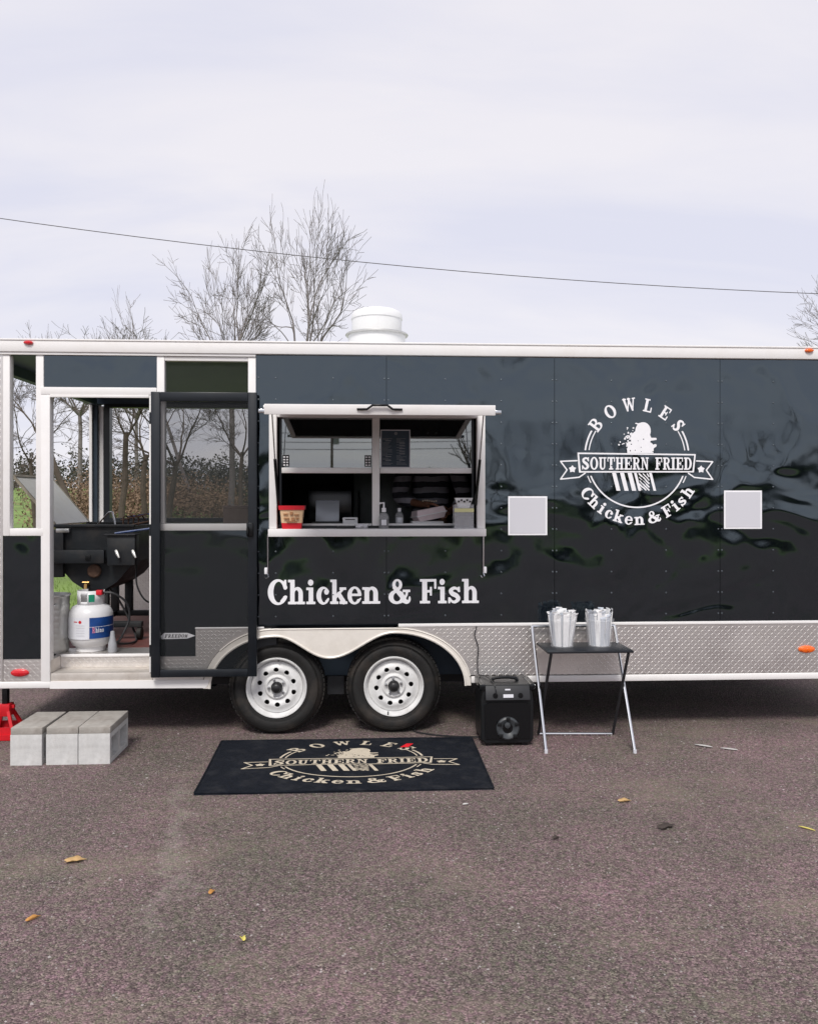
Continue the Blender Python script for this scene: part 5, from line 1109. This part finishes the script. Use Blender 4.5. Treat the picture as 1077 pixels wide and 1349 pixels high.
for fx0, fy0 in fl: MB().lathe([(.001, 0), (.0118, 0), (.0118, .022), (.001, .022)], (fx0, fy0, 0), 'z', 10).build('foot_cap', 'sticker_grey', tb_, smooth=True)

# clear tubs of wrapped cutlery
def tub_of(x, y, label, seed):
    r_ = random.Random(seed); z0 = TZ+.0165; H = .185
    t_ = thing('cutlery_tub', (x, y, z0), label, 'tub', 'clear cutlery tubs')
    pr = [(.078, z0), (.096, z0+H-.012), (.100, z0+H-.010), (.100, z0+H), (.094, z0+H)]
    MB().lathe([(.001, z0)] + pr, (x, y, 0), 'z', 28).build('tub_wall', 'clear_plastic', t_, smooth=True, fix=False)
    for q in range(46):
        a = r_.uniform(0, 6.28); rad = .066*math.sqrt(r_.random()) if q > 28 else .070
        lean = r_.uniform(.0, .020); b0 = Vector((x+rad*math.cos(a)*.9, y+rad*math.sin(a)*.9, z0+.004)); hh = r_.uniform(.185, .235)
        tp = Vector((x+(rad+lean)*math.cos(a+r_.uniform(-.25, .25)), y+(rad+lean)*math.sin(a), z0+hh))
        d = (tp-b0).normalized(); sdv = d.cross(Vector((math.cos(a), math.sin(a), 0))).normalized(); nv = d.cross(sdv).normalized(); w_ = r_.uniform(.009, .014); th = .003
        m_ = MB(); m_.v = [tuple(p + sdv*sx*w_*wk + nv*sy*th) for p, wk in ((b0, .8), (tp, 1.15)) for sy in (-1, 1) for sx in (-1, 1)]
        m_.f = [(0, 2, 3, 1), (4, 5, 7, 6), (0, 1, 5, 4), (2, 6, 7, 3), (0, 4, 6, 2), (1, 3, 7, 5)]
        # crimped wrapper end
        e0 = tp + d*.004; m_.add([e0-sdv*w_*1.3, e0+sdv*w_*1.3, e0+sdv*w_*1.6+d*.02+nv*r_.uniform(-.01, .01), e0-sdv*w_*1.6+d*.018+nv*r_.uniform(-.01, .01)], [(0, 1, 2, 3)])
        m_.build('cutlery_packet', 'paper_white' if r_.random() < .62 else 'packet_blue', t_, fix=False)
tub_of(1.352, -.225, 'clear tub of wrapped cutlery on the table, nearer the loudspeaker', 3)
tub_of(1.610, -.225, 'clear tub of wrapped cutlery on the table, with a packet sticking out high', 8)

# fallen leaves and scraps on the asphalt
def leaf(x, y, L_, W_, a, m_, label, name='fallen_leaf', cat='leaf', lobed=True):
    mb = MB(); c = Vector((x, y, 0)); n_ = 14; ring = []
    for i in range(n_):
        t_ = 2*PI*i/n_; r1 = 1 + (.28*math.cos(5*t_) if lobed else 0); lx, ly = L_/2*math.cos(t_)*r1, W_/2*math.sin(t_)*r1
        ring.append((x+lx*math.cos(a)-ly*math.sin(a), y+lx*math.sin(a)+ly*math.cos(a), .006 + .012*abs(math.sin(t_))*(1 if lobed else .3)))
    mb.v = ring + [(x, y, .004)]; mb.f = [(i, (i+1) % n_, n_) for i in range(n_)]
    o = mb.build(name, m_, origin=(x, y, 0), smooth=True); q = o.modifiers.new('thick', 'SOLIDIFY'); q.thickness = .001
    tag(o, label, cat, 'leaves on the asphalt' if cat == 'leaf' else None)
leaf(-1.322, -1.959, .085, .05, .3, 'leaf_tan', 'large tan lobed leaf on open asphalt in front of the blocks')
leaf(-1.302, -2.482, .055, .018, .9, 'leaf_orange', 'narrow orange leaf on the asphalt, farthest from the trailer')
leaf(-.639, -2.30, .035, .022, 1.2, 'leaf_orange', 'small orange leaf on the asphalt beside the pale dust trickle')
leaf(1.419, -1.362, .07, .035, .2, 'leaf_tan', 'tan lobed leaf on the asphalt in front of the folding table')
leaf(1.518, -1.722, .10, .05, .5, 'leaf_dark', 'dark rotten leaf flattened on the asphalt')
leaf(-.455, -2.678, .03, .018, 2.0, 'straw_yellow', 'tiny yellow leaf on open asphalt')
leaf(.93, -1.83, .04, .02, .6, 'leaf_dark', 'small dark leaf on the asphalt in front of the mat corner')
leaf(2.215, -1.778, .085, .012, 2.3, 'straw_yellow', 'yellow blade of straw lying on the asphalt', 'straw', 'straw', False)
leaf(.546, -1.359, .035, .018, .2, 'chalk', 'white paper fleck on the asphalt in front of the mat', 'paper_fleck', 'paper', False)
leaf(2.27, -.39, .12, .030, -.6, 'chalk', 'pale paint scrape on the asphalt beside the trailer', 'paint_scrape', 'paint', False)
leaf(2.41, -.47, .11, .030, -.5, 'chalk', 'short pale paint scrape on the asphalt away from the trailer', 'paint_scrape', 'paint', False)

# ================================================================== trees and beyond
def branch(mb, p, d, L_, r, lv, maxlv, rnd, up, wild, minr):
    n_ = 6 if lv < 3 else 4; pts = [Vector(p)]; dd = Vector(d).normalized(); dirs = []
    for i in range(n_):
        dd = (dd + Vector((rnd.gauss(0, wild), rnd.gauss(0, wild), rnd.gauss(0, wild) + up))).normalized(); pts.append(pts[-1] + dd*L_/n_); dirs.append(dd.copy())
    end = max(minr, r*.5); rad = [r + (end-r)*i/n_ for i in range(n_+1)]
    mb.tube(pts, rad, 7 if lv == 0 else (5 if lv == 1 else 3), cap=False)
    if lv >= maxlv: return
    for q in range(rnd.randint(2, 4)):
        t_ = rnd.uniform(.30, .98); i = min(n_-1, int(t_*n_)); base = pts[i] + (pts[i+1]-pts[i])*(t_*n_-i)
        ax = dirs[i].orthogonal().normalized(); ax.rotate(Quaternion(dirs[i], rnd.uniform(0, 6.28)))
        nd_ = dirs[i].copy(); nd_.rotate(Quaternion(ax, math.radians(rnd.uniform(18, 46))))
        branch(mb, base, nd_, L_*rnd.uniform(.50, .85)*(1.05-.3*t_), max(minr, rad[i]*rnd.uniform(.45, .65)), lv+1, maxlv, rnd, up, wild, minr)
    branch(mb, pts[-1], dirs[-1], L_*rnd.uniform(.6, .8), end, lv+1, maxlv, rnd, up, wild, minr)
def bare_tree(x, y, trunk_h, r, stems, label, seed, m_='bark_hazed', maxlv=5, up=.03, wild=.11, lean=(0, 0), minr=.0058, spread=.35, top=None, half=None, slen=2.0, group='bare trees behind the trailer'):
    rnd = random.Random(seed); z0 = zt(x, y)-.05
    t_ = thing('bare_tree', (x, y, z0), label, 'tree', group)
    tp = Vector((x+lean[0]*trunk_h, y+lean[1]*trunk_h, z0+trunk_h))
    mb = MB(); pts = [Vector((x, y, z0)) + (tp-Vector((x, y, z0)))*i/5 + Vector((rnd.gauss(0, .03), rnd.gauss(0, .03), 0))*(i > 0) for i in range(6)]
    mb.tube(pts, [r*1.35] + [r*(1-.06*i) for i in range(1, 6)], 9); mb.build('trunk', m_, t_, smooth=True, fix=False)
    cr_ = MB(); o_ = pts[-1]-(pts[-1]-pts[-2])*.3
    for q in range(stems):
        a = 2*PI*q/stems + rnd.uniform(-.4, .4); d = Vector((lean[0]+spread*math.cos(a), lean[1]+spread*math.sin(a), 1))
        branch(cr_, o_, d, slen*rnd.uniform(.85, 1.15), r*rnd.uniform(.45, .62), 1, maxlv, rnd, up, wild, minr)
    if top:
        A = np.array(cr_.v); O = np.array(o_); A -= O
        sz = (top-o_.z)/np.percentile(A[:, 2], 99.2); sx = half/np.percentile(np.abs(A[:, 0]), 97.5) if half else sz
        A *= np.array([sx, sx, sz]); cr_.v = [tuple(p) for p in (A+O)]
    cr_.build('crown', m_, t_, smooth=True, fix=False)
def posd(px, y):      # ground position on a sight line through the photograph's column
    u = (px-538.5)/1080; a = math.radians(3.1); return (math.cos(a)*u + math.sin(a))/(-math.sin(a)*u + math.cos(a))*(y+5.78)
bare_tree(posd(402, 20), 20, 4.9, .11, 4, 'tall bare tree rising behind the roof beside the exhaust hood', 5, top=11.2, half=1.7, spread=.30)
bare_tree(posd(306, 21), 21, 4.4, .11, 5, 'bare many-stemmed tree rising behind the roof, away from the exhaust hood', 14, top=10.3, half=1.7, spread=.36)
bare_tree(posd(268, 23), 23, 4.2, .07, 2, 'small bare tree with one long arching branch above the porch roof', 23, top=9.0, half=1.9, spread=.22, lean=(-.35, 0), maxlv=4)
bare_tree(posd(105, 38), 38, 5.0, .13, 6, 'low twiggy tree showing just above the porch roof', 31, top=10.3, half=2.6, spread=.8, minr=.007)
bare_tree(posd(180, 40), 40, 5.0, .12, 5, 'low twiggy tree between the arching tree and the porch corner', 37, top=10.9, half=2.4, spread=.8, minr=.007)
TP = dict(m_='bark_brown', group='trees seen through the porch', maxlv=5, minr=.006, wild=.14)
bare_tree(posd(122, 13), 13, 2.6, .085, 3, 'leaning bare tree seen through the open rear of the porch', 42, top=5.4, half=1.7, spread=.5, lean=(-.38, 0), **TP)
bare_tree(posd(50, 16), 16, 2.4, .06, 3, 'thin bare tree with level branches seen through the narrow porch opening', 44, top=5.2, half=1.8, spread=.9, lean=(-.1, 0), up=-.03, **TP)
bare_tree(posd(160, 14), 14, 3.0, .085, 3, 'upright bare trunk seen through the doorway above the fryer', 47, top=5.8, half=1.3, spread=.5, lean=(.03, 0), **TP)
bare_tree(posd(189, 17), 17, 2.5, .09, 3, 'dark crooked bare tree seen through the doorway', 53, top=5.6, half=1.4, spread=.55, **TP)
bare_tree(posd(214, 15), 15, 2.3, .085, 4, 'bare tree with wide level limbs seen through the screened window', 59, top=5.2, half=2.0, spread=1.0, lean=(.15, 0), up=-.02, **TP)
bare_tree(posd(318, 19), 19, 2.6, .08, 4, 'bare tree behind the screen door window', 61, top=5.8, half=1.8, spread=.7, **TP)
bare_tree(posd(1112, 20), 20, 5.0, .09, 4, 'bare tree whose twigs reach past the front of the trailer', 67, top=9.2, half=1.2, spread=.4)

def thicket(name, m_, x0, x1, y0, y1, h, n, leafs, size, seed, label, cat, zf=None):
    rnd = random.Random(seed); mb = MB()
    for _ in range(n):
        x, y = rnd.uniform(x0, x1), rnd.uniform(y0, y1); z = (zf or zt)(x, y)-.05; hh = h*(.55+.6*abs(mnoise.noise(Vector((x*.25, y*.25, seed)))))*rnd.uniform(.6, 1.1)
        d = Vector((rnd.gauss(0, .35), rnd.gauss(0, .35), 1)).normalized(); p0 = Vector((x, y, z)); p1 = p0+d*hh*.6; p2 = p1+(d+Vector((rnd.gauss(0, .4), rnd.gauss(0, .4), 0)))*hh*.4
        mb.tube([p0, p1, p2], [.02*size*6, .012*size*6, .005*size*6], 3, cap=False)
        for _ in range(leafs):
            q = p0+(p2-p0)*rnd.uniform(.08, 1.0) + Vector((rnd.gauss(0, .25), rnd.gauss(0, .25), rnd.gauss(0, .15)))*min(1.2, hh*.5)
            a = Vector((rnd.gauss(0, 1), rnd.gauss(0, 1), rnd.gauss(0, 1))).normalized()*size*rnd.uniform(.5, 1.2); b_ = a.orthogonal().normalized()*size*rnd.uniform(.4, .9)
            mb.add([q-a, q-b_*.6, q+a, q+b_], [(0, 1, 2, 3)])
    tag(mb.build(name, m_, fix=False, origin=((x0+x1)/2, (y0+y1)/2, 0)), label, cat, kind='stuff')
thicket('brown_brush', 'brush_brown', -10.3, -4.5, 20, 24, 2.7, 900, 24, .05, 71, 'tangled brown brush at the edge of the grass behind the porch', 'brush')
thicket('green_undergrowth', 'ivy_green', -8.6, -1.5, 17, 20, 1.0, 260, 18, .06, 73, 'low green ivy and undergrowth behind the porch', 'undergrowth')
thicket('dark_thicket', 'wood_dark', -9.0, 1, 25, 30, 3.2, 800, 24, .06, 75, 'dark thicket of scrub under the bare trees behind the porch', 'thicket')
thicket('far_wood', 'wood_dark', -60, 60, 60, 72, 4.2, 1600, 28, .15, 77, 'far wood along the top of the grass field', 'wood')
# rough grass in front of the thicket
rnd = random.Random(79); mb = MB()
for _ in range(9000):
    y = rnd.uniform(5.0, 17); x = -.40*(y+5.78) + rnd.uniform(-1.6, .34*(y+5.78)); z = zt(x, y); h_ = rnd.uniform(.04, .13); a = rnd.uniform(0, 6.28); w_ = .008
    mb.add([(x-w_*math.cos(a), y-w_*math.sin(a), z), (x+w_*math.cos(a), y+w_*math.sin(a), z), (x+rnd.gauss(0, .03), y+rnd.gauss(0, .03), z+h_)], [(0, 1, 2)])
tag(mb.build('grass_blades', 'grass_green', fix=False), 'rough green grass blades beyond the asphalt', 'grass', kind='stuff')

# overhead line between two poles, both outside the picture
def pole(x, y, h, label, xf=False):
    t_ = thing('utility_pole', (x, y, zt(x, y)-.05), label, 'pole'); z = zt(x, y)-.05
    MB().tube([(x, y, z), (x, y, z+h)], [.17, .11], 12).build('shaft', 'wood_pole', t_, smooth=True)
    MB().box((x-1.1, y-.06, z+h-.65), (x+1.1, y+.05, z+h-.53)).build('crossarm', 'wood_pole', t_)
    if xf: MB().lathe([(.001, z+h-2.3), (.28, z+h-2.3), (.30, z+h-2.2), (.30, z+h-1.35), (.001, z+h-1.3)], (x+.42, y, 0), 'z', 20).build('transformer', 'grey_plastic', t_, smooth=True)
    return z+h
p0 = Vector((posd(0, 12), 12, 1.65+(660-293)/1080*17.6)); p1 = Vector((posd(1077, 12), 12, 1.65+(660-383)/1080*18.05))
dv = p1-p0; a0 = p0-dv*.75; a1 = p1+dv*.85
mb = MB(); cpts = []
for i in range(41):
    u = -.75 + 2.6*i/40; q = p0+dv*u
    cpts.append((q.x, q.y, q.z - 4*14*u*(1-u)/1080*17.8))
a0, a1 = Vector(cpts[0]), Vector(cpts[-1])
pole(a0.x, 12.25, cpts[0][2]-zt(a0.x, 12.25)+.5, 'wooden utility pole carrying the overhead line, on the higher side'); pole(a1.x, 12.25, cpts[-1][2]-zt(a1.x, 12.25)+.5, 'wooden utility pole carrying the overhead line, on the lower side')
mb.tube(cpts, .009, 5); tag(mb.build('overhead_line', 'cable_grey', smooth=True, origin=cpts[0]), 'thin dark overhead line crossing the sky behind the trailer', 'power line')

# across the lot behind the camera: what the black wall and the window glass mirror
zflat = lambda x, y: -.03
thicket('roadside_hedge', 'wood_dark', -45, 45, -52, -46, 4.2, 1100, 24, .20, 81, 'dark hedge across the lot, mirrored in the black wall', 'hedge', zflat)
bz = pole(-3.2, -75, 9.6, 'utility pole with transformer mirrored in the serving window', True)
mb = MB()
for dz in (.0, .9, 1.6):
    mb.tube([(-60+i*6, -75-.2, bz-1.2-dz + .0016*(i*6-55)**2*.5) for i in range(21)], .03, 4)
tag(mb.build('street_wires', 'wire_black', origin=(-3.2, -75, bz-1.2)), 'sagging street wires mirrored in the serving window glass', 'power line')
for i, (x, y, sd_) in enumerate(((-16, -40, 3), (7, -44, 5), (13, -41, 8), (24, -43, 13))):
    bare_tree(x, y, 2.6, .2, 4, ['bare tree across the lot beside the hedge, by the street end', 'bare tree across the lot near the utility pole', 'bare tree across the lot opposite the emblem', 'bare tree across the lot beyond the far sticker'][i], sd_, m_='bark_brown', slen=2.0, spread=.6, maxlv=3, minr=.02, top=6.5, half=2.5, group='bare trees across the lot')
